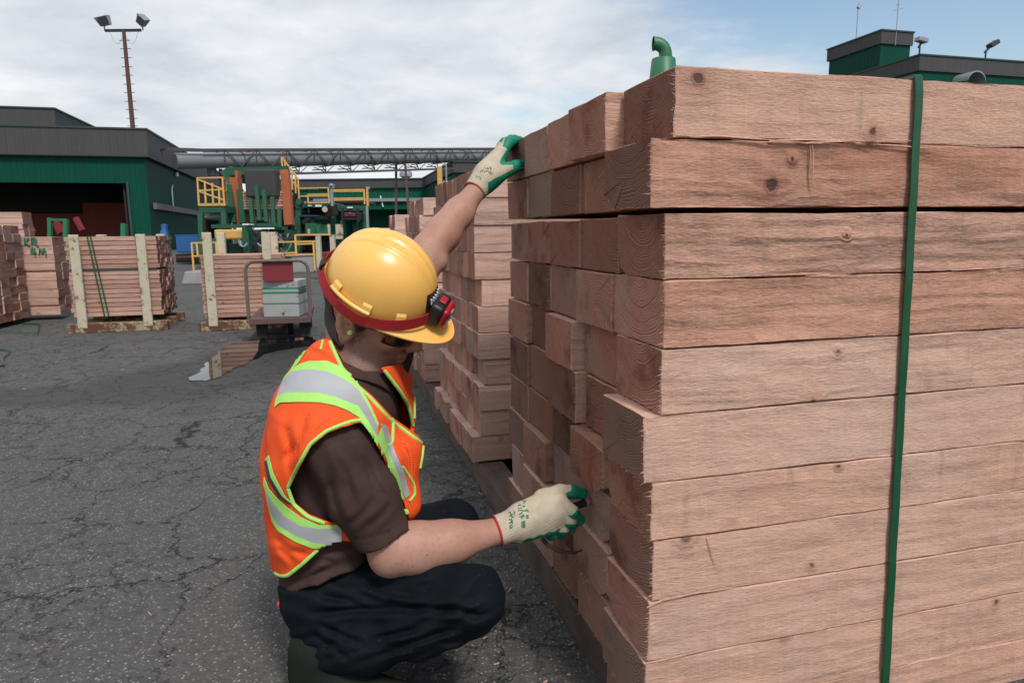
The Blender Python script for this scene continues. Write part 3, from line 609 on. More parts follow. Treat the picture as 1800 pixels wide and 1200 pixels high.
# ---------------------------------------------------------------- far sheds, overhead duct, right-hand building
def far_buildings():
    D = 78.0; b = empty('long_shed', tuple(P(650, 400, D)*np.array([1, 1, 0]))); tag(b, 'long low green shed with grey fascia far behind the sorting machines', 'building')
    o = np.array(b.location)
    def q(u, v): return P(u, v, D)-o
    x0, x1 = q(480, 317)[0], q(840, 317)[0]; t, f, w = q(650, 317)[2], q(650, 331)[2], 0
    MB().box((x0, 0.3, 0), (x1, 18, f)).build('wall', M_GRN2, b)
    MB().box((x0-.2, 0, f), (x1, 18, t)).build('fascia', M_FAS, b)
    MB().box((x0-.3, -.1, t), (x1, 18.1, t+.15)).build('roof', M_TRIM, b)
    lt = q(650, 351)[2]
    MB().box((x0+2, -2.5, lt-.35), (x1, 0.29, lt)).build('awning', M_STEEL, b)
    MB().box((x0+2, -2.2, lt-1.2), (x1, -2.0, lt-.36)).build('awning_beam', M_GRN2, b)
    c = q(711, 313); tt = MB(); tt.tube([(c[0], 2, t), (c[0], 2, t+.45)], .5, 14); tt.tube([(c[0], 2, t+.45), (c[0], 2, t+.9), (c[0], 2, t+1.15), (c[0], 2, t+1.25)], [.75, .75, .5, .1], 14); tt.build('roof_vent', M_STEEL, b)
    pz = MB(); a = q(681, 362); pz.bar((a[0], -2.3, a[2]-.2), (a[0]-.25, -2.3, a[2]+1.0), .12); pz.build('white_bracket', M_WHT, b)
    # mid building with the sloping fascia, behind the raised arm
    D = 60.0; K = P(801, 300, D); b = frame('mill_building', K, AZ); tag(b, 'green mill building with sloping grey fascia behind the second stack', 'building')
    t, f = P(801, 285, D)[2], P(801, 303, D)[2]
    # left side recedes, so build it running away from the corner
    MB().box((0, 0.3, 0), (30, 30, f)).build('wall', M_GRN2, b)
    MB().box((-.2, 0, f), (30, 30.2, t)).build('fascia', M_FAS, b)
    MB().box((-.3, -.1, t), (30, 30.3, t+.12)).build('roof', M_TRIM, b)
    bp = P(785, 330, 50); s = empty('service_pole', (bp[0], bp[1], 0)); tag(s, 'thin grey service pole with a bracket before the mill building', 'pole')
    zt = P(785, 290, 50)[2]; MB().tube([(0, 0, 0), (0, 0, zt)], .06).build('pole', M_STEEL, s); MB().bar((-.25, 0, zt-1.2), (.5, 0, zt-1.5), .15).build('bracket', M_STEEL, s)
    yb = P(773, 305, 52); s = MB(); s.box((-.18, -.1, 0), (.18, .1, P(773, 293, 52)[2])); o_ = s.build('yellow_post', M_YEL); o_.location = (yb[0], yb[1], 0); tag(o_, 'yellow post beside the grey service pole before the mill building', 'post')
    # overhead duct on its truss
    A, B = P(335, 283, 44), P(905, 274, 66); d = B-A; L = np.linalg.norm(d); u = d/L
    g = empty('overhead_duct', tuple(A)); tag(g, 'long grey overhead duct carried on a lattice truss across the yard', 'duct')
    up = np.array([0, 0, 1.0]); sd_ = np.cross(u, up); sd_ /= np.linalg.norm(sd_)
    MB().tube([u*-1.0, u*L], .50, 20).build('duct', M_PIPE, g)
    j = MB()
    for k in range(1, 9): j.tube([u*(L*k/9-.04), u*(L*k/9+.04)], .54, 20)
    j.build('duct_joint', M_TRUSS, g)
    t = MB(); H_, Wd = .66, .60
    for s in (-1, 1):
        t.bar(sd_*s*Wd+up*H_+u*.6, sd_*s*Wd+up*H_+u*L, .11); t.bar(sd_*s*Wd+up*(H_*.75)+u*.6, sd_*s*Wd+up*(H_*.75)+u*L, .05)
    t.bar(-up*1.02+u*4+sd_*.3, -up*1.02+u*L+sd_*.3, .16)
    for s in (-1, 1): t.bar(sd_*s*Wd+up*H_+u*.6, u*-1.6+up*.75+sd_*s*.5, .11)
    t.bar(u*-1.6+up*.75-sd_*.5, u*-1.6+up*.75+sd_*.5, .11); t.bar(u*-1.6+up*.75-sd_*.5, u*-1.6+up*.3-sd_*.5, .1)
    nb = 13
    for k in range(nb):
        p0, p1, pm = u*(2+(L-2)*k/nb), u*(2+(L-2)*(k+1)/nb), u*(2+(L-2)*(k+.5)/nb)
        for s in (-1, 1):
            t.bar(sd_*s*Wd+up*H_+p0, sd_*s*Wd-up*.45+pm, .055); t.bar(sd_*s*Wd-up*.45+pm, sd_*s*Wd+up*H_+p1, .055)
            t.bar(sd_*s*Wd+up*H_+p0, sd_*s*Wd-up*.1+p0, .06)
            t.bar(sd_*s*.55-up*.55+pm-u*.5, -up*1.02+pm+sd_*.3, .06); t.bar(sd_*s*.55-up*.55+pm+u*.5, -up*1.02+pm+sd_*.3, .06)
        t.bar(sd_*-.7-up*.75+pm-u*.55, sd_*-.7-up*.75+pm+u*.55, .07); t.bar(sd_*-.7-up*.55+pm, sd_*.7-up*.55+pm, .07)
        t.bar(sd_*-Wd+up*H_+p0, sd_*Wd+up*H_+p0, .05)
    t.build('truss', M_TRUSS, g)
    for k in (2.2, L*.55):
        for q_ in (-1, 1): s = MB(); s.bar(u*k+sd_*q_*.6-up*.5, u*k+sd_*q_*.9-up*A[2], .18); s.build('support_leg', M_TRUSS, g)
    c = MB(); c.tube([u*1.7-up*.95-sd_*.8, u*1.7+up*.05-sd_*.8], .3, 12); c.build('junction_drum', M_PIPE, g)
    # right-hand building: tower and wing
    D = 46.0; K = P(1551.6, 65, D); b = frame('mill_tower', K, AZ); tag(b, 'green clad tower with grey top band rising over the timber stack at right', 'building')
    t, f = P(1551.6, 54.6, D)[2], P(1551.6, 76, D)[2]; xr = 2.55
    Ld = 3.0
    for t_ in np.linspace(2, 14, 121):
        c_ = R3.T @ (np.array([K[0], K[1], t])+E2*t_-C0)
        if 900-F*c_[0]/c_[2] > 1455: Ld = float(t_)
    MB().box((0, 0.12, 0), (xr-.1, Ld-.15, f)).build('wall', M_GRN, b)
    MB().box((-.12, 0, f), (xr, Ld, t)).build('fascia', M_FAS, b)
    MB().box((-.18, -.06, t), (xr+.06, Ld+.05, t+.09)).build('roof', M_TRIM, b)
    a = MB(); a.tube([(-.1, Ld*.45, t), (-.1, Ld*.45, t+2.3)], .035, 6); a.tube([(-.1, Ld*.45, t+2.1), (.1, Ld*.45, t+2.45)], .12, 6); a.build('whip_antenna', M_STEEL, b)
    a = MB(); a.tube([(1.05, -.03, t-.9), (1.05, -.03, t+3.2)], .03, 6); a.bar((.7, -.03, t+1.3), (1.45, -.03, t+1.5), .03); a.bar((.9, -.03, t+1.7), (1.2, -.03, t+1.7), .025); a.build('aerial', M_STEEL, b)
    D = 43.0; K = P(1618.6, 110, D); b = frame('mill_wing', K, AZ); tag(b, 'lower green mill wing with grey fascia to the right of the tower', 'building')
    t, f = P(1618.6, 98, D)[2], P(1618.6, 123.5, D)[2]
    MB().box((0, .12, 0), (26, 16, f)).build('wall', M_GRN, b); MB().box((-.1, 0, f), (26, 16.1, t)).build('fascia', M_FAS, b); MB().box((-.16, -.06, t), (26, 16.2, t+.09)).build('roof', M_TRIM, b)
    # round awning on the wing
    hz = P(1725, 143, D)[2]
    x_a = 3.25; w = MB(); vs = []
    arc = [(x_a+.75*0+0.95*math.cos(a_)*.75, 0, hz+.62*math.sin(a_)) for a_ in np.linspace(math.pi*.95, 0.0, 12)]
    w.prism([(p[0], -1.2, p[2]) for p in arc]+[(p[0], -1.2, p[2]-.08) for p in arc[::-1]], (0, 1.2, 0)); w.build('curved_awning', M_STEEL, b)
    for u, v0, v1, kind in ((1618, 98, 86, 0), (1772, 106, 92, 1)):
        p = P(u, v0, D)-P(1618.6, 98, D); x_, = (float(p @ E1),)
        h = MB(); h.tube([(x_+.05, .2, t), (x_+.05, .2, t+.55)], .05, 8); h.bar((x_-.05, .2, t+.5), (x_+.4 if kind else x_+.2, .2, t+.9), .1)
        h.build('lamp_bracket', M_BLK, b)
        M = Matrix.Translation((x_+(.62 if kind else .15), .2, t+(1.05 if kind else .95))) @ Matrix.Rotation(-.5 if kind else .15, 4, 'Y')
        h = MB(); h.box((-.36, -.2, -.12), (.36, .25, .16), 0, M); h.build('floodlight', M_STEEL if not kind else M_HOOD, b, bevel=.05)
    # gooseneck vent behind the stack
    D = 24.0; K = P(1166, 118, D); g = empty('gooseneck_vent', (K[0], K[1], 0)); tag(g, 'green gooseneck vent pipe showing above the top of the timber stack', 'vent pipe')
    z0 = P(1166, 160, D)[2]; zt = P(1166, 104, D)[2]; r0 = P(1187, 110, D)[0]-P(1166, 110, D)[0]
    MB().tube([(0, 0, 0), (0, 0, z0), (0, 0, zt-.02), (0, 0, zt)], [r0*1.6, r0*1.25, r0*.98, r0*.92], 24).build('vent_base', M_VENT, g)
    rp = .225; cx = P(1169, 100, D)[0]-K[0]; pts = [(cx, 0, zt-.02), (cx, 0, zt+.12)]+[(cx-.36+.36*math.cos(a_), -.0, zt+.14+.36*math.sin(a_)) for a_ in np.linspace(0, math.pi*.5, 9)]+[(cx-.42, 0, zt+.5)]
    MB().tube(pts, rp, 20, cap=False).build('elbow_pipe', M_VENT, g)
    m = MB(); m.tube([(cx-.30, 0, zt+.5), (cx-.31, 0, zt+.5)], rp*.98, 20); m.build('pipe_mouth', M_BLK, g)
    m = MB(); m.tube([(cx-.40, 0, zt+.5), (cx-.44, 0, zt+.5)], rp*1.08, 20, cap=False); m.tube([(cx, 0, zt), (cx, 0, zt+.06)], rp*1.12, 20); m.build('pipe_flange', M_VENT, g)
far_buildings()
# ---------------------------------------------------------------- sorting machines and rails
class Rig:
    """parts of one machine, each given by photo coordinates at its own depth"""
    def __init__(s, name, label, cat, u, v, D):
        p = P(u, v, D); s.o = np.array([p[0], p[1], 0.0]); s.e = empty(name, tuple(s.o)); s.D = D; tag(s.e, label, cat)
    def q(s, u, v, D=None): return P(u, v, D or s.D)-s.o
    def slab(s, name, u0, v0, u1, v1, th, mat, D=None, bev=0.0):
        a, b = s.q(u0, v1, D), s.q(u1, v0, D); y = (a[1]+b[1])/2
        m = MB(); m.box((a[0], y, a[2]), (b[0], y+th, b[2])); return m.build(name, mat, s.e, bevel=bev)
    def bars(s, name, segs, w, mat, D=None):
        if name in ('leg', 'prong', 'upright', 'post', 'pale_strut', 'duct_bar', 'top_beam') and len(segs) > 1:
            for sg in segs: s.bars(name, [sg], w, mat, D)
            return
        m = MB()
        for sg in segs:
            (u0, v0), (u1, v1) = sg[:2]; d0 = sg[2] if len(sg) > 2 else D; d1 = sg[3] if len(sg) > 3 else d0
            m.bar(s.q(u0, v0, d0), s.q(u1, v1, d1), w)
        return m.build(name, mat, s.e)
def machines():
    # platform with yellow cage
    r = Rig('inspection_platform', 'green inspection platform with a yellow railed cage beside the grey hood', 'platform', 372, 440, 20)
    r.bars('railing', [((347, 313), (391, 312)), ((347, 313), (350, 362)), ((391, 312), (395, 362)), ((348, 335), (393, 333)), ((360, 318), (362, 358)), ((373, 322), (375, 358)), ((385, 330), (386, 360)), ((349, 316), (393, 333)), ((349, 336), (395, 352)),
                       ((391, 312), (404, 320), 20, 22), ((393, 335), (405, 338), 20, 22), ((398, 316), (400, 361), 21, 21), ((404, 320), (405, 362), 22, 22)], .042, M_YEL)
    r.slab('toe_board', 348, 357, 396, 362, .05, M_YEL); r.slab('floor_panel', 349, 362.5, 396, 374, 2.0, M_MGRN, D=20.05)
    r.bars('leg', [((353, 374), (356, 462)), ((394, 374), (398, 462)), ((353, 374), (358, 445), 22, 22), ((400, 370), (402, 445), 22, 22)], .14, M_MGRN)
    r.slab('dark_cabinet', 355, 386, 366, 420, .8, M_BLK, 21); r.slab('roller', 353, 379, 387, 383, .3, M_STEEL, 20.6)
    r.slab('red_motor', 356, 386, 361, 404, .2, M_DRED, 20.5)
    # sorter with the grey hood
    s = Rig('board_sorter', 'green board sorting machine with a grey hood and tall orange guides', 'machine', 455, 445, 21)
    s.slab('hood', 430, 297, 484, 347, .5, M_HOOD, 20.35, .06)
    s.slab('orange_guide', 406, 312, 420, 394, .35, M_ORG, 20.8); s.slab('orange_guide', 413, 300, 418, 312, .25, M_ORG, 20.9)
    s.bars('orange_guide', [((501, 300), (509, 396))], .24, M_ORG, 21)
    s.bars('upright', [((404, 325), (411, 392)), ((422, 333), (428, 392))], .16, M_MGRN, 20.8)
    s.bars('prong', [((451, 326), (457, 388)), ((464, 334), (469, 390)), ((441, 350), (444, 392)), ((479, 346), (482, 396)), ((491, 365), (492, 400))], .105, M_MGRN, 20.1)
    s.bars('pale_strut', [((446, 368), (448, 392)), ((473, 366), (474, 392)), ((446, 384), (474, 384))], .09, M_STEEL, 21.2)
    for i in range(7):
        v = 336+i*4.6; m = s.slab('board', 424-.3*(i % 3), v, 495-(i*7 % 5)*.6, v+4.3, 1.1, M_SIDE, 20.75); 
        m['pith_y'] = .3; m['pith_z'] = .2; m['seed'] = i*3.1; m['tone'] = .2
    s.bars('top_beam', [((400, 302), (506, 299)), ((432, 296), (432, 300))], .24, M_MGRN, 21.6)
    m = MB(); m.prism([s.q(385, 302, 22), s.q(404, 292, 22), s.q(413, 300, 22), s.q(401, 318, 22)], (0, 1.6, 0)); m.build('green_chute', M_MGRN, s.e)
    s.slab('rail_beam', 371, 394, 432, 401, .4, M_MGRN, 19.8); s.slab('rail_beam', 427, 392, 487, 399, .4, M_MGRN, 20.0)
    s.slab('yellow_counterweight', 376, 403, 427, 421, .45, M_YEL, 19.3, .05)
    s.slab('green_column', 427, 396, 437, 452, .35, M_MGRN, 19.2); s.slab('green_column', 447, 404, 456, 452, .35, M_MGRN, 19.8); s.slab('green_column', 502, 404, 512, 462, .5, M_MGRN, 21)
    s.bars('leg', [((378, 421), (372, 455)), ((386, 420), (378, 455))], .22, M_MGRN, 19.4)
    s.slab('frame_panel', 388, 428, 424, 452, .2, M_MGRN, 20.6); s.slab('shade_block', 438, 403, 502, 452, 2.2, M_BLK, 21.8); s.slab('shade_block', 424, 366, 500, 400, .8, M_BLK, 22.5); s.slab('shade_block', 497, 340, 520, 460, 2.2, M_BLK, 23.2)  # black boxes stand in for the shaded gaps inside the sorter
    s.slab('door_plate', 453, 417, 464, 452, .1, M_HOOD, 19.6); s.slab('grey_bracket', 426, 393, 437, 395.5, .4, M_WHT, 19.15)
    m = MB(); m.tube([s.q(421, 424, 19.1), s.q(423, 431, 19.1), s.q(429, 434, 19.1), s.q(435, 428, 19.1)], .035, 6); m.build('hose', M_STEEL, s.e)
    s.bars('orange_ram', [((459, 366), (461, 374))], .09, M_ORG, 20.9)
    g_ = np.random.default_rng(4)
    for nm, n_, mt, (ua, ub, va, vb), D_ in (('hydraulic_hose', 14, M_BLK, (412, 500, 392, 440), 19.0), ('hydraulic_hose', 8, M_STEEL, (425, 500, 395, 445), 19.3), ('hose', 10, M_BLK, (488, 522, 345, 440), 22.6)):
        m = MB()
        for i in range(n_):
            u_, v_ = g_.uniform(ua, ub), g_.uniform(va, vb); w_ = g_.uniform(6, 22); sgv = g_.uniform(3, 16); dv = g_.uniform(-8, 8); d_ = D_+g_.uniform(-.3, .5)
            m.tube([s.q(u_+w_*t, v_+dv*t+sgv*math.sin(math.pi*t), d_) for t in np.linspace(0, 1, 8)], g_.uniform(.014, .03), 5)
        m.build(nm, mt, s.e)
    for i in range(26):
        u_, v_ = g_.uniform(420, 500), g_.uniform(398, 446); w_, h_ = g_.uniform(2, 9), g_.uniform(2, 8)
        s.slab('actuator_block' if i % 2 else 'bracket', u_, v_, u_+w_, v_+h_, .2, [M_MGRN, M_BLK, M_MGRN, M_HOOD, M_STEEL][i % 5], 20.2+g_.uniform(-.5, 1.2))
    # stairway with yellow handrails
    t = Rig('stairway', 'steep green stairway with yellow handrails at the right of the sorter', 'stairs', 515, 440, 23)
    t.bars('handrail', [((495, 276), (524, 315)), ((503, 308), (525, 330)), ((495, 276), (497, 297)), ((507, 290), (509, 333)), ((513, 297), (514, 334)), ((519, 305), (520, 340)), ((524, 314), (526, 350)), ((501, 284), (502, 300))], .044, M_YEL)
    m = MB(); 
    for i in range(9): 
        a = t.q(505+i*2.2, 332+i*13, 23.6); m.box((a[0], a[1], a[2]-.04), (a[0]+1.0, a[1]+.3, a[2]))
    m.bar(t.q(500, 325, 23.5), t.q(522, 450, 23.5), .25); m.build('flight', M_MGRN, t.e)
    t.bars('post', [((526, 350), (526, 382)), ((523, 382), (524, 460))], .16, M_MGRN)
    # second machine with two railed decks
    r = Rig('grading_station', 'green grading station with yellow railed decks and a black scanner head', 'machine', 580, 440, 23)
    r.bars('railing', [((526, 331), (577, 330)), ((526, 345), (577, 344)), ((577, 330), (579, 357)), ((541, 342), (579, 341)), ((541, 342), (542, 357)), ((541, 357), (580, 356)), ((584, 334), (640, 333)), ((584, 334), (586, 357)), ((640, 333), (641, 359)), ((586, 349), (639, 348)), ((586, 336.5), (639, 336)), ((586, 352), (639, 351))], .044, M_YEL)
    r.slab('deck', 534, 353, 580, 358, 2.0, M_STEEL, 23.1); r.slab('deck', 588, 352, 640, 357, 2, M_HOOD, 23.15)
    r.slab('beam', 524, 358.5, 583, 365, .5, M_MGRN, 22.9); r.slab('beam', 587, 361, 643, 371, .5, M_MGRN, 22.9); r.slab('back_panel', 526, 365.5, 580, 380, .3, M_GRN2, 23.8); r.slab('back_panel', 600, 372, 642, 428, .2, M_GRN2, 24)
    r.slab('sign_plate', 541, 360.5, 547, 362.5, .04, M_WHT, 22.84); r.slab('sign_plate', 554, 359.7, 565, 363.5, .04, M_WHT, 22.84); r.slab('sign_plate', 610, 363.5, 620, 366, .04, M_WHT, 22.84)
    r.slab('yellow_marker', 541, 366, 543.5, 374, .05, M_YEL, 23.2)
    r.bars('leg', [((524, 358), (526, 460)), ((586, 365), (588, 450)), ((643, 366), (644, 440)), ((603, 388), (606, 430)), ((624, 388), (628, 430))], .15, M_MGRN)
    r.slab('scanner_head', 599, 373, 632, 388, .7, M_BLK, 22.3, .04); r.slab('scanner_window', 606, 375, 625, 380, .03, M_DRED, 22.25); r.slab('scanner_lamp', 613, 373, 617, 376, .05, M_ORG, 22.2)
    r.slab('scanner_bracket', 600, 366, 603, 390, .2, M_BLK, 22.2); r.slab('scanner_bracket', 627, 366, 630, 390, .2, M_BLK, 22.2)
    m = MB(); m.cyl(r.q(571, 368, 22.3), r.q(571, 368, 22.0), .09, 14); m.build('motor', M_CREAM, r.e)
    m = MB()
    for i in range(9): a = r.q(577+rng.uniform(0, 14), 363+rng.uniform(0, 14), 22.5); m.box(a-.08, a+np.array([.07, .1, .12]))
    m.build('valve_block', M_BLK, r.e); r.bars('duct_bar', [((528, 379), (580, 383)), ((532, 392), (545, 382))], .12, M_BLK)
    r.slab('blue_pipe', 527, 379, 560, 380.5, .1, M_BLUE, 22.9); r.slab('green_bin', 537, 392, 556, 414, .8, M_LGRN, 22.6); r.slab('green_bin', 556, 395, 576, 412, .8, M_VENT, 22.5)
    r.slab('cream_panel', 590, 394, 602, 412, .1, M_CREAM, 22.4); r.slab('cream_panel', 576, 394, 580, 414, .1, M_CREAM, 22.4); r.slab('cream_panel', 590, 413, 602, 420, .1, M_CREAM, 22.4)
    r.slab('dark_base', 528, 414, 580, 452, 1.4, M_BLK, 23.4); r.slab('dark_base', 527, 382, 536, 440, .8, M_BLK, 23.2); r.slab('green_base', 592, 421, 600, 440, .5, M_MGRN, 22.6)
    r.slab('cream_rod', 541, 402, 544, 413, .1, M_CREAM, 22.2); r.slab('blue_motor', 547, 409, 552, 412, .2, M_BLUE, 22.2)
    p = Rig('post_lamp', 'small box lamp on a grey post between the two yellow railed decks', 'lamp post', 582, 440, 22)
    p.slab('post', 581, 333, 585, 362, .1, M_STEEL); p.slab('lamp_box', 578, 323, 585, 332, .25, M_STEEL, bev=.03); p.slab('lamp_face', 580, 326.5, 584, 329, .02, M_BLK, 21.95)
    p = Rig('yellow_bollard_lamp', 'yellow and grey striped pole with a small lamp right of the decks', 'pole', 645, 440, 22)
    p.slab('yellow_sleeve', 644, 332, 647, 362, .12, M_YEL); p.slab('grey_pole', 645, 362, 648, 445, .08, M_STEEL); p.slab('lamp', 643, 328, 649, 332, .15, M_STEEL)
    # yellow barriers
    b = Rig('yellow_barrier', 'low yellow pipe barrier behind the left cradle of boards', 'barrier', 340, 475, 19)
    b.bars('rail', [((337, 427), (382, 426)), ((337, 427), (341, 477)), ((346, 428), (348, 450)), ((338, 450), (380, 449)), ((380, 427), (383, 476))], .044, M_YEL)
    b = Rig('yellow_barrier', 'long yellow pipe barrier in front of the green grading station', 'barrier', 540, 470, 18)
    b.bars('rail', [((466, 426), (555, 424)), ((519, 413), (581, 412)), ((519, 413), (521, 450)), ((521, 429), (551, 428)), ((551, 426), (554, 475)), ((556, 427), (559, 470)), ((470, 450), (553, 447)), ((465, 447), (520, 444))], .044, M_YEL)
    for u0, u1, v0, v1, D, lab in ((556, 563, 415, 468, 15, 'cream steel post standing beside a pile of dark red boards'), (580, 588, 414, 446, 16, 'cream steel post behind the pile of dark red boards')):
        c = Rig('steel_post', lab, 'post', u0, v1, D); c.slab('post', u0, v0, u1, v1, .12, M_CREAM); c.slab('cap', u0-.3, v0-1.5, u1+.3, v0-.1, .13, M_STEEL)
    c = Rig('board_pile', 'pile of dark red stained boards just left of the yellow helmet', 'board pile', 577, 468, 15.5)
    for i in range(5): c.slab('board_layer', 563+(i % 2)*.8, 443+i*5.2, 604, 448+i*5.2, .8, M_DRED if i % 2 else M_INT)
    # concrete blocks
    for u0, u1, v0, v1, D, lab in ((318, 356, 477, 500, 14.1, 'grey concrete block left of the cradle behind the cart'), (508, 556, 446, 466, 18, 'long grey concrete kerb block beneath the yellow barrier')):
        a, b_ = P(u0, v1, D), P(u1, v0, D); h = b_[2]
        m = MB(); L_ = b_[0]-a[0]; m.prism([(0, 0, 0), (L_, 0, 0), (L_-.05, .06, h), (.06, .06, h)], (0, .55, 0)); o = m.build('concrete_block', M_CONC, bevel=.03)
        o.location = (a[0], a[1], 0); tag(o, lab, 'concrete block')
    # blue bin and blue valve
    r = Rig('blue_bin', 'blue steel bin on a dark frame beside the warehouse wall', 'bin', 328, 455, 24)
    r.slab('body', 309, 415, 348, 444, 1.4, M_BLUE, bev=.04); r.slab('rim', 308, 412, 349, 415, 1.5, M_BLUE, 23.95); r.slab('undercarriage', 309, 446, 348, 462, 1.2, M_BLK, 24.1); r.slab('skid', 309, 450, 349, 453, .1, M_RUST, 23.9)
    r = Rig('blue_pump', 'small blue pump standing behind the strapped bundle of boards', 'pump', 289, 420, 22)
    m = MB(); m.tube([r.q(289, 440), r.q(289, 410), r.q(289, 402), r.q(289, 396), r.q(289, 394)], [.14, .14, .09, .12, .04], 12); m.build('body', M_BLUE, r.e); r.bars('valve_arm', [((284, 406), (294, 406))], .1, M_BLUE)
machines()
# ---------------------------------------------------------------- bundles in cradles, background stacks, cart
def bvar(o, s, t=0.0): o['pith_y'] = .05+.1*math.sin(s*5.1); o['pith_z'] = .06+.1*math.sin(s*2.3); o['seed'] = s*1.37 % 40; o['tone'] = t; o['mark'] = 0.0; o['rough'] = .5; o['red'] = .1*math.sin(s*3.3)+(.25 if t > .3 else 0); o['lite'] = .5
BOARDS = {}
def lumber(name, label, org, az, L, rows, cols, bw, bh, z0, gapz=None):
    e = frame(name, org, az); tag(e, label, 'board bundle')
    G3 = random.Random(int(org[0]*100))
    for r in range(rows):
        z = z0+r*bh+(0.02 if gapz is not None and r >= gapz else 0)
        for c in range(cols):
            key = (round(L, 2), G3.randrange(5))
            if key not in BOARDS:
                m = MB(); g = G3.uniform(0, .01)
                m.box((-L+G3.uniform(0, .03), 0, 0), (G3.uniform(-.012, .012), bw-.006, bh-.0065), 0)
                m.m[3] = 1; m.m[5] = 1
                o = m.build('board', [M_SIDE, M_END], e); BOARDS[key] = o.data
            else: o = link('board', BOARDS[key], e)
            o.location = (G3.uniform(-.008, .008), c*bw+G3.uniform(0, .004), z); bvar(o, r*7.3+c*3.1, G3.choice([.15, .3, .5, .75]))
    return e
def cradle(label, org, az, L, W_, H_, xs, zr=0.0):
    e = frame('steel_cradle', org, az); tag(e, label, 'cradle')
    for y in (-.07, W_*.42, W_+.02):
        m = MB(); m.box((-L, y-.05, 0), (.06, y+.05, .10)); m.build('base_beam', M_BASE, e, bevel=.008)
    for x in xs:
        for y in (-.075, W_+.065):
            m = MB(); m.box((x-.046, y-.05, .05 if y < 0 else .105), (x+.046, y+.05-(.062 if y < 0 else 0), H_)); m.build('stake', M_CREAM, e, bevel=.008)
        m = MB(); m.box((x-.06, -.1, H_-.055), (x+.06, -.01, H_+.004)); 
    return e
A0 = G(287, 552, .16)
lumber('board_bundle', 'strapped bundle of short boards in a cream cradle left of the cart', A0, BAZ, .88, 17, 6, .115, .0485, .16, 10)
cradle('cream painted cradle with two front stakes holding the left bundle of boards', A0, BAZ, .90, .70, 1.02, (-.752, -.127))
def a_straps():
    e = frame('strapping', A0, BAZ); tag(e, 'thin green bands tied round the left bundle of boards', 'strap')
    for x, dx in ((-.655, .085), (-.625, .095), (-.20, 0.02)):
        m = MB(); m.bar((x, -.008, 1.0), (x+dx, -.012, .16), .014, .004); m.bar((x, -.006, 1.005), (x, .7, 1.005), .014, .004); m.build('band', M_BAND, e)
    m = MB(); m.box((-.86, -.006, .640), (-.02, -.003, .664)); m.build('spacer_strip', M_HOOD, e)
a_straps()
B0 = G(492, 556, .13)+np.array([0.0, .12, 0])
lumber('board_bundle', 'bundle of short boards in a cream cradle standing behind the cart', B0, BAZ, .82, 14, 6, .118, .0475, .13)
cradle('cream painted cradle with four tall stakes behind the hand cart', B0, BAZ, .84, .72, 1.03, (-.70, -.12))
def bg_stack(org, az, ncol, nrow, z0, rh, cw, which, seed, L=3.0, labels=None):
    g = random.Random(seed); a = np.array([math.sin(az), math.cos(az), 0]); out = {}
    e1 = np.array([a[1], -a[0], 0])
    for r in range(1, nrow+1):
        for c in range(1, ncol+1):
            k = g.randrange(7); key = (k, L, 'bg')
            if key not in BOARDS:
                me = timber_mesh(L, .112, .1005, 300+k, 1, (k % 4, .022) if k < 4 else None, 4); o = me.build('timber', [M_SIDE, M_END]); BOARDS[key] = o.data
            else: o = link('timber', BOARDS[key])
            z = z0+(nrow-r)*rh
            p = np.array(org)*np.array([1, 1, 0]) + a*(c*cw) + e1*g.uniform(-.01, .01) + np.array([0, 0, z])
            o.location = p; o.rotation_euler = (0, 0, -az+math.pi); o.scale = (1, (cw-.004)/.112, (rh-.003)/.1005)
            bvar(o, seed+r*3.7+c*1.9, g.choice([0, .1, .25]))
            tag(o, f'sawn timber in the {which}, {ordn(c)} column back, {ordn(r)} row down', 'timber', f'timbers of the {which}'); out[(r, c)] = o
    return out
Kk = G(106, 553, .06); KR = bg_stack(Kk, BAZ, 2, 9, .06, .105, .20, 'marked stack behind the left bundle', 40)
Lf = G(49, 556, .06)-np.array([math.sin(BAZ), math.cos(BAZ), 0])*.78
bg_stack(Lf, math.radians(-12), 4, 11, .06, .098, .19, 'stack at the left edge', 77)
Bk = P(40, 395, 11.5); bg_stack(Bk, BAZ, 2, 9, .52, .1, .2, 'tall stack by the doorway', 91, 2.2)
def kr_marks():
    n = NT('green_marker'); mat = n.fin((0.02, 0.20, 0.10), 0.7)
    # strokes in (x right, z up) metres, relative to the right end of the face
    def ribbons(name, par, strokes, x0, z0, s):
        m = MB()
        for st in strokes:
            pts = [(x0+p[0]*s, -.004, z0+p[1]*s) for p in st]
            for a, b in zip(pts, pts[1:]): m.bar(a, b, .004, .018, up=(0, 0, 1))
        o = m.build(name, mat, par); return o
    K_ = [[(0, 0), (.02, 1)], [(.5, 1), (.02, .45), (.5, 0)]]; R_ = [[(.75, 0), (.8, .95), (1.15, .95), (1.3, .7), (1.1, .45), (.78, .45)], [(1.0, .45), (1.45, -.05)]]
    F_ = [[(.25, 1), (0, .4), (.6, .4)], [(.45, .8), (.42, -.1)]]; M_ = [[(.85, 0), (1.0, .8), (1.2, .25), (1.45, .85), (1.6, 0)]]
    e = frame('paint_mark_holder', Kk, BAZ); inv = None
    # parent each mark to the timber it is written on
    bpy.context.view_layer.update()
    for strokes, key, x0, z0, s in ((K_+R_, (1, 1), -.285, .0, .095), (F_+M_, (2, 1), -.235, -.012, .10)):
        t = KR[key]; o = ribbons('painted_mark', t, [[(-(p[0]), p[1]) for p in st] for st in strokes], 0, 0, s)
        o.location = (-(x0), .1175*1.0, z0); 
        for v in o.data.vertices: v.co.y *= -1
        o.scale = (1, 1, 1)
    bpy.data.objects.remove(e)
kr_marks()
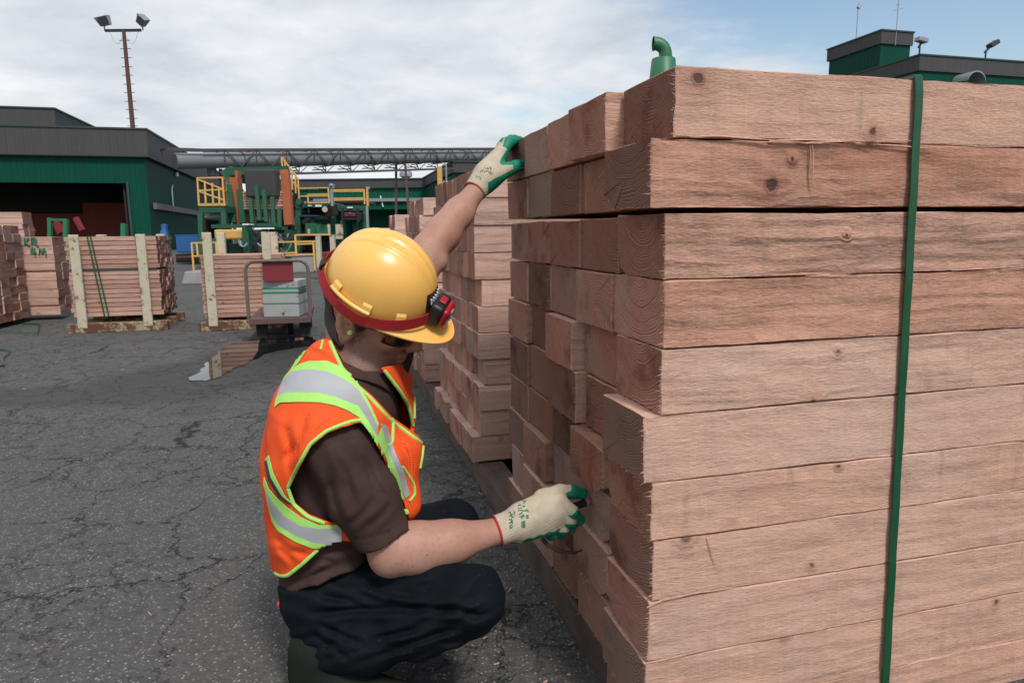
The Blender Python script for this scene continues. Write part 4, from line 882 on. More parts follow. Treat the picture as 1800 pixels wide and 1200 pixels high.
def cart():
    base = G(466, 594); e = frame('hand_cart', G(440, 603), math.radians(-14.5)); tag(e, 'low platform hand cart with a tube handle parked by the puddle', 'cart')
    o = np.array(e.location)
    a = P(440, 560, 6.70); w = .555; Ld = 1.15; zt = .225
    MB().box((0, 0, zt-.055), (w, Ld, zt)).build('deck', M_DECK, e, bevel=.006)
    h = MB(); r = .016; hz = .76; rc = .09; y = .02
    pts = [(.0, y, zt)]+[(.0, y, hz-rc)]+[(rc-rc*math.cos(t), y, hz-rc+rc*math.sin(t)) for t in np.linspace(0.1, math.pi/2, 7)]+[(w-rc+rc*math.sin(t), y, hz-rc+rc*math.cos(t)) for t in np.linspace(0, math.pi/2, 7)]+[(w, y, zt)]
    h.tube(pts, r, 12); h.build('handle', M_RUST if False else paint('worn_tube', (0.14, 0.10, 0.09), 0.45, .4, .15, 14), e)
    for x in (.10, w-.06):
        m = MB(); m.prism([(x-.055, .1, zt-.056), (x+.055, .1, zt-.056), (x+.04, .1, .03), (x-.04, .1, .03)], (0, .07, 0)); m.build('leg', M_TYRE, e)
    for x, y_ in ((.34, .50), (.05, .62), (w-.05, 1.0)):
        m = MB(); m.cyl((x-.025, y_, .092), (x+.025, y_, .092), .09, 24); wh = m.build('wheel', M_TYRE, e); m = MB(); m.cyl((x-.028, y_, .092), (x+.028, y_, .092), .045, 18); m.build('rim', M_STEEL, wh)
    for x in (.10, w-.06):
        m = MB(); m.cyl((x-.018, .14, .035), (x+.018, .14, .035), .034, 16); m.build('caster', M_TYRE, e)
    bx = empty('striped_box', (0, 0, 0)); bx.location = Vector(o)+Matrix.Rotation(math.radians(14.5), 3, 'Z') @ Vector((.125, .10, zt+.001)); bx.rotation_euler = (0, 0, math.radians(3))
    tag(bx, 'grey metal box with green stripes standing on the hand cart', 'box')
    W_, D_, H_ = .335, .34, .345
    m = MB(); m.box((0, 0, 0), (W_, D_, H_)); m.build('body', M_GREYBOX, bx, bevel=.008)
    for z, th in ((.268, .012), (.225, .016), (.125, .010)):
        m = MB(); m.box((-.002, -.003, z), (W_+.002, .0, z+th)); m.box((W_, 0, z), (W_+.003, D_, z+th*.6)); m.build('stripe', M_GSTR, bx)
    m = MB()
    for r_ in range(3):
        for q in range(11): m.box((W_+.0005, .03+q*.026+.006*(q % 2), .262-r_*.024-.0), (W_+.003, .03+q*.026+.014, .276-r_*.024))
    m.build('printed_lettering', M_BLK, bx)
    rc_ = MB(); rc_.box((.15, .035, .565), (.15+.27, .055, .745)); p = rc_.build('red_sign_board', M_DRED, None, bevel=.004); p.location = e.location; p.rotation_euler = e.rotation_euler
    tag(p, 'dark red metal plate hung inside the cart handle above the striped box', 'sign plate')
cart()
def loose_bands():
    for i, pts in enumerate(([(0, 582), (66, 586), (70, 570), (40, 569)], [(-10, 610), (18, 615), (3, 630), (6, 642), (-12, 646)], [(60, 542), (78, 530), (92, 543), (125, 550)])):
        P3 = [G(u, v, .02 if i < 2 else .1) for u, v in pts]; m = MB(); m.tube(P3, .009, 5, flat=.4)
        o = m.build('strapping_offcut', M_BAND); tag(o, ['loop of green strapping lying before the left edge stack', 'small bent green strapping piece at the left edge nearest the camera', 'green strapping end hanging off the marked stack'][i], 'strap')
loose_bands()
# ---------------------------------------------------------------- smooth solid modelling (distance fields -> one continuous mesh)
f4 = np.float32
def _v(p): return np.asarray(p, dtype=f4)
def cone(a, b, r0, r1):
    a, b = _v(a), _v(b); ab = b-a; L2 = float(ab @ ab)
    def f(p):
        t = np.clip(((p-a) @ ab)/L2, 0, 1); return np.linalg.norm(p-a-t[:, None]*ab, axis=1)-(r0+(r1-r0)*t)
    return f
def chain(pts, rs, k=0.02):
    return smin([cone(pts[i], pts[i+1], rs[i], rs[i+1]) for i in range(len(pts)-1)], k)
def ball(c, r):
    c = _v(c); return lambda p: np.linalg.norm(p-c, axis=1)-r
def ell(c, rad, M=None):
    c = _v(c); rad = _v(rad); m = float(rad.min())
    def f(p):
        q = p-c
        if M is not None: q = q @ M            # columns of M are the local axes
        q = q/rad; n = np.linalg.norm(q, axis=1); g = np.linalg.norm(q/rad, axis=1)
        return n*(n-1)/np.maximum(g, 1e-6)
    return f
def smin(fs, k):
    def f(p):
        d = fs[0](p)
        for g in fs[1:]:
            e = g(p); h = np.clip(.5+.5*(e-d)/k, 0, 1); d = e*(1-h)+d*h-k*h*(1-h)
        return d
    return f
def ssub(fa, fb, k):
    def f(p):
        a, b = fa(p), -fb(p); h = np.clip(.5-.5*(b-a)/k, 0, 1); return b*(1-h)+a*h+k*h*(1-h)
    return f
def cut(fa, fb): return lambda p: np.maximum(fa(p), -fb(p))
def both(fa, fb): return lambda p: np.maximum(fa(p), fb(p))
def off(fa, r): return lambda p: fa(p)-r
def half(pt, n):
    pt, n = _v(pt), _v(n); n = n/np.linalg.norm(n); return lambda p: (p-pt) @ n
def esweep(nodes, k=0.03):
    """nodes: (centre, lateral axis, half width, half depth) -> tube of elliptic sections"""
    segs = []
    for (c0, l0, a0, b0), (c1, l1, a1, b1) in zip(nodes, nodes[1:]):
        def g(p, c0=_v(c0), c1=_v(c1), l0=_v(l0), l1=_v(l1), a0=a0, a1=a1, b0=b0, b1=b1):
            ab = c1-c0; L2 = float(ab @ ab); T = ab/math.sqrt(L2)
            t = np.clip(((p-c0) @ ab)/L2, 0, 1); q = p-c0-t[:, None]*ab
            l = l0*(1-t[:, None])+l1*t[:, None]; l = l-(l @ T)[:, None]*T; l /= np.linalg.norm(l, axis=1)[:, None]
            x = (q*l).sum(1); z = q @ T; y = (q*np.cross(T, l)).sum(1)
            a = a0+(a1-a0)*t; b = b0+(b1-b0)*t; n = np.sqrt((x/a)**2+(y/b)**2+(z/np.minimum(a, b))**2)
            gr = np.sqrt((x/a/a)**2+(y/b/b)**2+(z/np.minimum(a, b)**2)**2)
            return n*(n-1)/np.maximum(gr, 1e-5)
        segs.append(g)
    return smin(segs, k)
_tab = np.random.default_rng(3).random((32, 32, 32)).astype(f4)
def vnoise(p, sc):
    q = p*sc; i = np.floor(q).astype(int); fr = q-i; fr = fr*fr*(3-2*fr); o = 0
    for dx in (0, 1):
        for dy in (0, 1):
            for dz in (0, 1):
                w = (fr[:, 0] if dx else 1-fr[:, 0])*(fr[:, 1] if dy else 1-fr[:, 1])*(fr[:, 2] if dz else 1-fr[:, 2])
                o = o + w*_tab[(i[:, 0]+dx) & 31, (i[:, 1]+dy) & 31, (i[:, 2]+dz) & 31]
    return o-.5
def topx(p):
    """photo coordinates and depth of world points, for cutting cloth where the photo shows its edge"""
    c = (p-C0.astype(f4)) @ R3.astype(f4); d = -c[:, 2]; return 900+F*c[:, 0]/d, 600-F*c[:, 1]/d, d
def polyd(poly, dmin, dmax):
    """prism seen as the given outline between two depths: signed distance in metres (negative inside)"""
    P2 = np.array(poly, dtype=f4)
    def f(p):
        u, v, d = topx(p); best = np.full(len(p), 1e9, dtype=f4); ins = np.zeros(len(p), bool)
        for i in range(len(P2)):
            a, b = P2[i], P2[(i+1) % len(P2)]; ex, ey = b-a
            t = np.clip(((u-a[0])*ex+(v-a[1])*ey)/(ex*ex+ey*ey), 0, 1)
            best = np.minimum(best, np.hypot(u-a[0]-t*ex, v-a[1]-t*ey))
            c = (a[1] > v) != (b[1] > v); xi = a[0]+(v-a[1])*ex/(ey if abs(ey) > 1e-6 else 1e-6); ins ^= c & (u < xi)
        s = np.where(ins, -best, best)*d/F
        return np.maximum(s, np.maximum(dmin-d, d-dmax))
    return f
def creases(lines, p):
    """pressed-in folds along given courses (seen outline), with a raised lip beside each"""
    u, v, d = topx(p); o = np.zeros(len(p), f4)
    for pl, A, w in lines:
        P2 = np.array(pl, f4); best = np.full(len(p), 1e9, f4); tt = np.zeros(len(p), f4); k = len(P2)-1
        m = (u > P2[:, 0].min()-40) & (u < P2[:, 0].max()+40) & (v > P2[:, 1].min()-40) & (v < P2[:, 1].max()+40)
        if not m.any(): continue
        uu, vv = u[m], v[m]; bb, t2 = best[m], tt[m]
        for i in range(k):
            a, b = P2[i], P2[i+1]; e = b-a; t = np.clip(((uu-a[0])*e[0]+(vv-a[1])*e[1])/(e @ e), 0, 1); q = np.hypot(uu-a[0]-t*e[0], vv-a[1]-t*e[1])
            n_ = q < bb; bb = np.where(n_, q, bb); t2 = np.where(n_, (i+t)/k, t2)
        en = np.clip(np.minimum(t2, 1-t2)*5, .0, 1)
        o[m] += A*en*(np.exp(-(bb/w)**2)-.55*np.exp(-((bb-2.2*w)/(w*1.2))**2))
    return o
def grow(fn, lo, hi, st):
    """surface nets on a block-sparse grid"""
    lo, hi = np.array(lo, f4), np.array(hi, f4); B = 8
    nb = np.ceil((hi-lo)/(st*B)).astype(int)+1; dims = nb*B
    ctr = np.stack(np.meshgrid(*[lo[k]+(np.arange(nb[k])+.5)*B*st for k in range(3)], indexing='ij'), -1).reshape(-1, 3).astype(f4)
    dc = fn(ctr); act = np.abs(dc) < B*st*1.5
    V = np.repeat(np.repeat(np.repeat(dc.reshape(nb), B, 0), B, 1), B, 2).astype(f4)
    loc = np.stack(np.meshgrid(*[np.arange(B)]*3, indexing='ij'), -1).reshape(-1, 3)
    ids = np.stack(np.unravel_index(np.nonzero(act)[0], nb), 1)
    for s in range(0, len(ids), 400):
        b = ids[s:s+400]; g = (b[:, None, :]*B+loc[None]).reshape(-1, 3); V[g[:, 0], g[:, 1], g[:, 2]] = fn((lo+g.astype(f4)*st).astype(f4))
    I = V < 0; n0, n1, n2 = dims-1
    c = sum(I[a:a+n0, b:b+n1, e:e+n2].astype(np.int8) for a in (0, 1) for b in (0, 1) for e in (0, 1))
    cells = np.argwhere((c > 0) & (c < 8)); idx = -np.ones((n0, n1, n2), np.int32); idx[tuple(cells.T)] = np.arange(len(cells))
    acc = np.zeros((len(cells), 3), f4); cnt = np.zeros(len(cells), f4)
    for ax in range(3):
        o1, o2 = [k for k in range(3) if k != ax]
        for a in (0, 1):
            for b in (0, 1):
                p0 = cells.copy(); p0[:, o1] += a; p0[:, o2] += b; p1 = p0.copy(); p1[:, ax] += 1
                v0, v1 = V[tuple(p0.T)], V[tuple(p1.T)]; m = (v0 < 0) != (v1 < 0); t = np.where(m, v0/np.where(m, v0-v1, 1), 0)
                q = p0.astype(f4); q[:, ax] += t; acc[m] += q[m]; cnt[m] += 1
    vs = lo+acc/cnt[:, None]*st; quads = []
    for ax in range(3):
        o1, o2 = [(1, 2), (2, 0), (0, 1)][ax]
        A = I.take(range(0, dims[ax]-1), ax); Bb = I.take(range(1, dims[ax]), ax); e = np.argwhere(A != Bb)
        e = e[(e[:, o1] > 0) & (e[:, o2] > 0) & (e[:, o1] < dims[o1]-1) & (e[:, o2] < dims[o2]-1)]
        ins = I[tuple(e.T)]; q = []
        for a, b in ((-1, -1), (0, -1), (0, 0), (-1, 0)):
            k = e.copy(); k[:, o1] += a; k[:, o2] += b; q.append(idx[tuple(k.T)])
        q = np.stack(q, 1); q[~ins] = q[~ins][:, ::-1]; quads.append(q)
    quads = np.concatenate(quads); return vs, quads[(quads >= 0).all(1)]
def relax(vs, qs, it=2, lam=.5):
    n = len(vs)
    for _ in range(it):
        s = np.zeros_like(vs); c = np.zeros(n, f4)
        for a in range(4):
            i, j = qs[:, a], qs[:, (a+1) % 4]; np.add.at(s, i, vs[j]); np.add.at(c, i, 1)
        vs = vs+lam*(s/np.maximum(c, 1)[:, None]-vs)
    return vs
def skin_obj(name, fn, lo, hi, st, mats, parent=None, org=(0, 0, 0), it=2, matfn=None):
    vs, qs = grow(fn, lo, hi, st); vs = relax(vs, qs, it)
    me = bpy.data.meshes.new(name); me.vertices.add(len(vs)); me.vertices.foreach_set('co', (vs-np.array(org, f4)).ravel())
    me.loops.add(len(qs)*4); me.loops.foreach_set('vertex_index', qs.ravel().astype(np.int32)); me.polygons.add(len(qs))
    me.polygons.foreach_set('loop_start', np.arange(len(qs), dtype=np.int32)*4); me.polygons.foreach_set('loop_total', np.full(len(qs), 4, np.int32))
    for m in (mats if isinstance(mats, (list, tuple)) else [mats]): me.materials.append(m)
    if matfn is not None: me.polygons.foreach_set('material_index', matfn(vs[qs].mean(1)).astype(np.int32))
    me.update(); me.validate(); me.polygons.foreach_set('use_smooth', np.ones(len(me.polygons), bool))
    o = link(name, me, parent); skin_obj.last = (vs, qs); return o
# ---------------------------------------------------------------- the worker: joints placed round the pose
W_ORG = np.array([P(600, 1050, 1.5)[0], P(600, 1050, 1.5)[1], 0.0])
cam_ax = lambda r, u, t: R3 @ np.array([r, u, t])           # right, up, towards the camera
HD_f = cam_ax(.91, -.41, .0); HD_h = cam_ax(.36, .80, .48); HD_h = HD_h-HD_f*(HD_h @ HD_f); HD_f /= np.linalg.norm(HD_f); HD_h /= np.linalg.norm(HD_h)
HD_s = np.cross(HD_f, HD_h); HD_s /= np.linalg.norm(HD_s)
if HD_s @ cam_ax(0, 0, 1) < 0: HD_s = -HD_s
HM = np.stack([HD_f, HD_s, HD_h], 1)                          # columns: forward, his right, up
HS = 1.07
HO = P(619, 579, 1.425)-HD_s*.078*HS
def hd(p): return HO + HM @ (np.asarray(p, float)*HS)         # head-local metres -> world
def J(u, v, d): return P(u, v, d)
Rsh, Rel, Rwr = J(604, 790, 1.345), J(690, 966, 1.385), J(876, 933, 1.455)
Lsh, Lel, Lwr = J(664, 670, 1.66), J(750, 448, 1.76), J(837, 335, 1.875)
Rhip, Rkn, Ran = J(580, 1046, 1.48), J(829, 1050, 1.345), J(560, 1142, 1.44)
Lhip, Lkn, Lan = J(612, 1000, 1.63), J(795, 925, 1.70), J(690, 1040, 1.72)
lat_p = E2*0.96+np.array([0.0, 0, 0.1]); lat_p /= np.linalg.norm(lat_p); lat_s = J(702, 650, 1.66)-Rsh; lat_s /= np.linalg.norm(lat_s)
def lm(t): l = lat_p*(1-t)+lat_s*t; return l/np.linalg.norm(l)
NECK = J(622, 648, 1.50)
def torso_f(e=0.0):
    nodes = [(J(590, 1052, 1.54), lm(0), .155+e, .095+e), (J(582, 985, 1.54), lm(.1), .148+e, .090+e), (J(584, 890, 1.53), lm(.4), .152+e, .101+e),
             (J(590, 800, 1.52), lm(.7), .164+e, .112+e), (J(600, 730, 1.51), lm(.9), .154+e, .104+e), (J(610, 685, 1.505), lm(1), .110+e, .088+e)]
    return smin([esweep(nodes, .05), cone(J(615, 712, 1.50), Rsh, .075+e, .066+e), cone(J(625, 712, 1.52), Lsh, .070+e, .056+e), cone(J(612, 695, 1.505), NECK, .070+e, .058+e)], .035)
def head_f():
    H = hd; E = lambda c, r: ell(H(c), np.array(r)*HS, HM)
    sk = smin([E((-.004, 0, .052), (.098, .077, .086)), E((.040, 0, -.012), (.058, .062, .080)), E((.040, 0, -.070), (.050, .053, .036))], .03)
    chin = smin([sk, ball(H((.082, 0, -.094)), .017*HS)], .03)
    br = smin([chin, E((.083, 0, .034), (.013, .048, .011)), E((.060, .044, -.012), (.024, .015, .020)), E((.060, -.044, -.012), (.024, .015, .020))], .018)
    br = ssub(br, smin([E((.104, .032, .016), (.013, .016, .011)), E((.104, -.032, .016), (.013, .016, .011))], .003), .010)
    eyes = smin([br, ball(H((.080, .031, .017)), .0125*HS), ball(H((.080, -.031, .017)), .0125*HS)], .004)
    nose = smin([eyes, cone(H((.092, 0, .024)), H((.120, 0, -.025)), .008*HS, .0112*HS), ball(H((.107, .012, -.030)), .0085*HS), ball(H((.107, -.012, -.030)), .0085*HS)], .009)
    lips = smin([nose, E((.097, 0, -.053), (.010, .022, .006)), E((.096, 0, -.066), (.010, .019, .007))], .007)
    lips = ssub(lips, E((.109, 0, -.0595), (.012, .021, .0018)), .004)
    fs = lips
    for s in (1, -1):
        ca, sa = math.cos(.28), math.sin(.28)
        Me = HM @ np.array([[ca, 0, -sa], [0, 1, 0], [sa, 0, ca]])
        ear = ell(H((-.013, s*.084, .006)), np.array((.0205, .0100, .0345))*HS, Me)
        ear = smin([ear, E((-.006, s*.080, -.024), (.010, .007, .011))], .006)
        ear = ssub(ear, ell(H((-.007, s*.0945, .002)), np.array((.0115, .012, .0215))*HS, Me), .004)
        ear = ssub(ear, ell(H((-.017, s*.0955, .021)), np.array((.0090, .0085, .0085))*HS, Me), .003)
        ear = smin([ear, E((.006, s*.080, -.004), (.006, .005, .008))], .004)
        fs = smin([fs, ear], .003)
    neck = smin([cone(H((-.028, 0, -.02)), NECK, .057, .062), cone(H((.0, 0, -.06)), NECK+(HM @ np.array((.02, 0, 0))), .045, .05)], .02)
    nk = cone(H((-.02, .05, -.03)), J(632, 690, 1.46), .012, .012)
    return smin([fs, neck, nk], .022)
# hands: palm plus five fingers, each its own bent chain; e = extra radius (bare hand or glove)
def hand_R(e=0.0, parts=False):
    w = J(874, 933, 1.455); kn = [J(984, 877, 1.487), J(988, 895, 1.485), J(984, 912, 1.490), J(974, 927, 1.498)]
    palm = smin([cone(w, J(915, 912, 1.470), .026+e, .027+e), cone(J(915, 905, 1.473), kn[0], .022+e, .013+e), cone(J(918, 915, 1.471), kn[1], .024+e, .014+e), cone(J(918, 925, 1.474), kn[2], .022+e, .013+e), cone(J(915, 934, 1.480), kn[3], .020+e, .012+e)], .018)
    th0 = cone(J(925, 900, 1.49), J(958, 873, 1.505), .020+e, .016+e)
    fing = [chain([kn[0], J(1008, 899, 1.480), J(1018, 913, 1.503), J(1011, 919, 1.526)], [.0112+e, .0100+e, .0092+e, .0084+e], .006),
            chain([kn[1], J(1002, 916, 1.486), J(1003, 928, 1.512), J(991, 925, 1.535)], [.0112+e, .0098+e, .0090+e, .0084+e], .006),
            chain([kn[2], J(990, 930, 1.494), J(987, 938, 1.518), J(976, 933, 1.535)], [.0105+e, .0090+e, .0084+e, .0078+e], .006),
            chain([kn[3], J(974, 938, 1.508), J(968, 941, 1.524), J(960, 936, 1.535)], [.0092+e, .0082+e, .0076+e, .0070+e], .006),
            chain([J(952, 874, 1.503), J(985, 864, 1.506), J(1006, 864, 1.512), J(1023, 867, 1.520)], [.0165+e, .0135+e, .0120+e, .0105+e], .010)]
    base = smin([palm, th0], .02)
    return (base, fing) if parts else hand_join(base, fing)
def hand_join(base, fing):
    def f(p):
        d = base(p)
        for g in fing:
            q = g(p); k = .0045; h = np.clip(.5+.5*(q-d)/k, 0, 1); d = q*(1-h)+d*h-k*h*(1-h)
        return d
    return f
def hand_L(e=0.0, parts=False):
    w = J(836, 336, 1.872); kn = [J(881, 271, 1.925), J(875, 273, 1.945), J(870, 279, 1.962), J(868, 287, 1.978)]
    palm = smin([cone(w, J(854, 311, 1.895), .026+e, .030+e), cone(J(856, 305, 1.90), kn[0], .028+e, .018+e), cone(J(855, 306, 1.905), kn[1], .026+e, .016+e), cone(J(855, 308, 1.91), kn[2], .024+e, .015+e), cone(J(855, 312, 1.915), kn[3], .022+e, .013+e)], .02)
    th0 = cone(J(856, 318, 1.885), J(886, 300, 1.895), .024+e, .0165+e)
    fing = [chain([kn[0], J(893, 252, 1.945), J(904, 247, 1.968), J(913, 247, 1.992)], [.0150+e, .0135+e, .0120+e, .0105+e], .008),
            chain([kn[1], J(887, 252, 1.968), J(898, 246, 1.992), J(907, 247, 2.018)], [.0140+e, .0130+e, .0115+e, .0100+e], .006),
            chain([kn[2], J(882, 257, 1.99), J(893, 250, 2.015), J(902, 250, 2.04)], [.0130+e, .0120+e, .0110+e, .0095+e], .006),
            chain([kn[3], J(879, 266, 2.0), J(889, 258, 2.03), J(896, 257, 2.05)], [.0115+e, .0105+e, .0095+e, .0085+e], .006),
            chain([J(872, 312, 1.887), J(893, 298, 1.898), J(906, 293, 1.912), J(916, 290, 1.925)], [.019+e, .0155+e, .0142+e, .0125+e], .010)]
    base = smin([palm, th0], .03)
    return (base, fing) if parts else hand_join(base, fing)
def arm_R(e=0.0): return smin([chain([Rsh, Rel*.55+Rsh*.45, Rel], [.056+e, .047+e, .0435+e], .015), chain([Rel, J(733, 962, 1.395), J(790, 953, 1.415), Rwr], [.049+e, .0475+e, .041+e, .0265+e], .03), ball(J(685, 979, 1.387), .0375+e)], .015)
def arm_L(e=0.0): return smin([chain([Lsh, Lel], [.053+e, .046+e], .02), chain([Lel, J(778, 412, 1.795), J(806, 375, 1.83), Lwr], [.043+e, .041+e, .0355+e, .0265+e], .03), ball(J(772, 461, 1.755), .021+e), cone(J(752, 432, 1.765), J(788, 385, 1.80), .032+e, .026+e)], .018)
def legs_f(e=0.0, which='RL'):
    fs = []
    if 'R' in which: fs += [chain([Rhip, J(710, 1046, 1.445), Rkn], [.098+e, .078+e, .066+e], .04), chain([J(826, 1062, 1.347), J(740, 1096, 1.385), J(660, 1120, 1.415), Ran], [.062+e, .066+e, .062+e, .050+e], .03), ball(J(585, 1048, 1.50), .075+e)]
    if 'L' in which: fs += [chain([Lhip, J(705, 960, 1.67), Lkn], [.104+e, .084+e, .064+e], .04), chain([Lkn, J(740, 1000, 1.72), Lan], [.062+e, .062+e, .048+e], .03), ball(J(600, 1035, 1.62), .080+e)]
    return smin(fs, .018)
def build_person():
    # ---- skin
    n = NT('skin'); c = n.coord('Object'); a = n.noise(c, 14, 5, .6); b = n.noise(c, 120, 4, .65); v = n.noise(n.vm('MULTIPLY', c, (1, 1, 1)), 5, 4, .55)
    k = n.mix(n.map(a, .35, .7), (0.43, 0.245, 0.180), (0.36, 0.175, 0.125)); k = n.mix(n.map(v, .5, .7, 0, .45), k, (0.47, 0.285, 0.22)); k = n.mix(n.map(b, .5, .75, 0, .45), k, (0.26, 0.12, 0.085)); k = n.mix(n.map(n.noise(n.vm('MULTIPLY', c, (1, .35, 1)), 520, 3, .7, .8), .58, .66, 0, .30), k, (0.13, .065, .04)); k = n.mix(n.map(n.noise(n.vm('ADD', c, (3, 1, 2)), 22, 4, .65), .52, .72, 0, .4), k, (.46, .20, .15))
    k = n.mix(n.map(n.noise(c, 75, 1), .77, .79, 0, .5), k, (0.16, .07, .05))
    st = n.attr('stubble', 'GEOMETRY'); k = n.mix(n.m('MULTIPLY', st, n.map(n.noise(c, 700, 2), .38, .6, .25, .62)), k, (0.085, 0.052, 0.04))
    lip = n.attr('lip', 'GEOMETRY'); k = n.mix(n.m('MULTIPLY', lip, .6), k, (0.30, 0.10, 0.085))
    M_SKIN = n.fin(k, n.map(b, .3, .7, .5, .7), n.bump(n.m('ADD', b, n.m('MULTIPLY', n.noise(c, 420, 3), .6)), .22, .0018), spec=.4, Subsurface_Weight=.12, Subsurface_Radius=(.012, .005, .003), Subsurface_Scale=.6)
    bodyf = smin([head_f(), torso_f(-.030)], .02)
    bodyf = smin([bodyf, arm_R(), arm_L(), legs_f(-.040)], .02); hr, hl = hand_R(-.0022), hand_L(-.0022)
    bf = smin([bodyf, hr, hl], .012)
    feet = smin([chain([Ran, J(590, 1180, 1.44), J(680, 1222, 1.41)], [.045, .042, .032], .02), chain([Lan, J(720, 1075, 1.72), J(800, 1075, 1.73)], [.045, .042, .032], .02)], .01)
    bf2 = smin([bf, feet], .02)
    lo, hi = np.array([-.75, 1.05, -.02]), np.array([.12, 2.12, 1.32])
    person = skin_obj('person', bf2, lo, hi, .0032, M_SKIN, None, W_ORG, 1); person.location = W_ORG
    tag(person, 'person in yellow helmet and orange vest squatting beside the front stack, marking a timber end', 'person', None)
    vs = skin_obj.last[0]; q = (vs-HO) @ HM/HS
    def sst(x, a, b): t = np.clip((x-a)/(b-a), 0, 1); return t*t*(3-2*t)
    stub = sst(q[:, 2], -.012, -.045)*sst(q[:, 0], -.012, .012)*sst(q[:, 2], -.16, -.135)
    stub = np.maximum(stub, sst(np.abs(q[:, 0]-.012), .016, .006)*sst(np.abs(q[:, 2]-.005), .05, .03)*sst(np.abs(q[:, 1]), .055, .065))
    near = (np.linalg.norm(q, axis=1) < .19)
    stub = stub*near; me = person.data
    if len(me.vertices) == len(vs):
        at = me.attributes.new('stubble', 'FLOAT', 'POINT'); at.data.foreach_set('value', stub.astype(f4))
        lp = np.exp(-((q[:, 2]+.0595)/.008)**2-(q[:, 1]/.022)**2)*(q[:, 0] > .09)*near
        at = me.attributes.new('lip', 'FLOAT', 'POINT'); at.data.foreach_set('value', lp.astype(f4))
    loc = tuple(W_ORG)
    # ---- hair below the helmet, back of the head
    n = NT('dark_hair'); c = n.coord('Object'); h = n.noise(n.vm('MULTIPLY', c, (1, 1, .35)), 500, 3, .6)
    M_HAIR = n.fin(n.mix(h, (.014, .010, .008), (.06, .043, .034)), .6, n.bump(h, .8, .002))
    hf = off(head_f(), .0035)
    reg = lambda p: (lambda q: np.maximum(np.maximum(np.maximum(q[:, 0]+.016+.012*np.sin(q[:, 2]*40), -.050-q[:, 2]-q[:, 0]*.15), q[:, 2]-.08), .03-np.abs(q[:, 1]+0)*0-np.hypot(q[:, 0]+.02, q[:, 2]-.02)+.006))(((p-HO.astype(f4)) @ HM.astype(f4))/HS)
    eb = ell(hd((-.014, .084, .004)), np.array((.025, .034, .039))*HS, HM)
    sidb = ell(hd((.014, .071, .026)), np.array((.010, .012, .032))*HS, HM)
    hfn = lambda p: np.maximum(hf(p), np.minimum(np.maximum(reg(p), -eb(p)), sidb(p)))
    hair = skin_obj('hair', hfn, HO-.2, HO+.2, .003, M_HAIR, person, W_ORG, 1)
    # ---- cloth materials
    def cloth(name, col, col2, sc=500, fold=9, rough=.92, lint=0.0):
        n = NT(name); c = n.coord('Object'); w = n.noise(c, sc, 3, .6); a = n.noise(c, fold, 5, .6, .4); b = n.noise(c, 40, 5, .65)
        k = n.mix(n.map(a, .35, .7), col, col2); k = n.mix(n.map(w, .3, .7, 0, .35), k, tuple(x*.55 for x in col)); k = n.mix(n.map(b, .6, .8, 0, .25), k, tuple(x*1.5+.01 for x in col))
        if lint: k = n.mix(n.map(n.noise(c, 260, 2), .72, .76, 0, lint), k, (.3, .28, .25))
        nb = n.bump(a, .25, .012); nb = n.bump(n.m('ADD', w, n.m('MULTIPLY', b, 1.4)), .35, .0022, nb)
        return n.fin(k, rough, nb, spec=.12)
    M_SHIRT = cloth('brown_jersey', (0.070, 0.042, 0.036), (0.050, 0.030, 0.026)); M_TROU = cloth('navy_work_cloth', (0.0040, 0.0064, 0.0105), (0.0062, 0.0092, 0.0120), 420, 7, .8, .2)
    M_BOOT = cloth('boot_rubber', (0.012, 0.0145, 0.0115), (0.019, 0.021, 0.016), 300, 12, .75)
    # ---- trousers
    knee = _v(Rkn); crease = _v(J(600, 1075, 1.42))
    def fold(p):
        u, v, d = topx(p); w = vnoise(p, 9)
        k1 = np.exp(-(((u-790)/75)**2+((v-1085)/45)**2)); k2 = np.exp(-(((u-620)/110)**2+((v-1040)/45)**2)); k3 = np.exp(-(((u-690)/170)**2+((v-1135)/30)**2))
        s1 = np.sin((v*.95+u*.42)*.21+w*5); s2 = np.sin((v*1.0-u*.25)*.17+w*5); s3 = np.sin((v+u*.36)*.25+w*3.5)
        k4 = np.exp(-(((u-720)/120)**2+((v-1010)/40)**2)); s4 = np.sin((v*.8+u*.5)*.11+w*5)
        rd = np.clip(1-5*np.abs(vnoise(p @ _v([[1, .3, .6], [-.3, 1, .2], [-.8, .1, 1.6]]), 9)), -.4, 1)
        return -.0042*rd+.0055*k1*s1+.006*k2*s2+.0058*k3*s3+.005*k4*s4+.007*vnoise(p, 12)+.005*vnoise(p, 30)
    pel = both(esweep([(J(592, 1058, 1.54), lm(0), .162, .094), (J(568, 985, 1.54), lm(0), .155, .100)], .03), half(J(568, 1000, 1.54), J(566, 985, 1.54)-J(580, 1060, 1.54)))
    th = smin([chain([Rhip, J(715, 1050, 1.445), Rkn], [.096, .078, .067], .04), chain([Lhip, J(705, 960, 1.67), Lkn], [.106, .086, .067], .04), ball(J(578, 1048, 1.49), .080), ball(J(600, 1030, 1.62), .082), pel], .03)
    hemn = J(562-58, 1142+109, 1.44)-J(562, 1142, 1.44)
    shR = both(chain([J(824, 1064, 1.347), J(740, 1095, 1.385), J(655, 1119, 1.415), J(530, 1148, 1.455)], [.060, .064, .062, .056], .03), half(J(562, 1146, 1.44), hemn))
    shL = chain([Lkn, J(740, 1000, 1.72), Lan], [.065, .065, .052], .03)
    base = smin([th, shR, shL], .012)
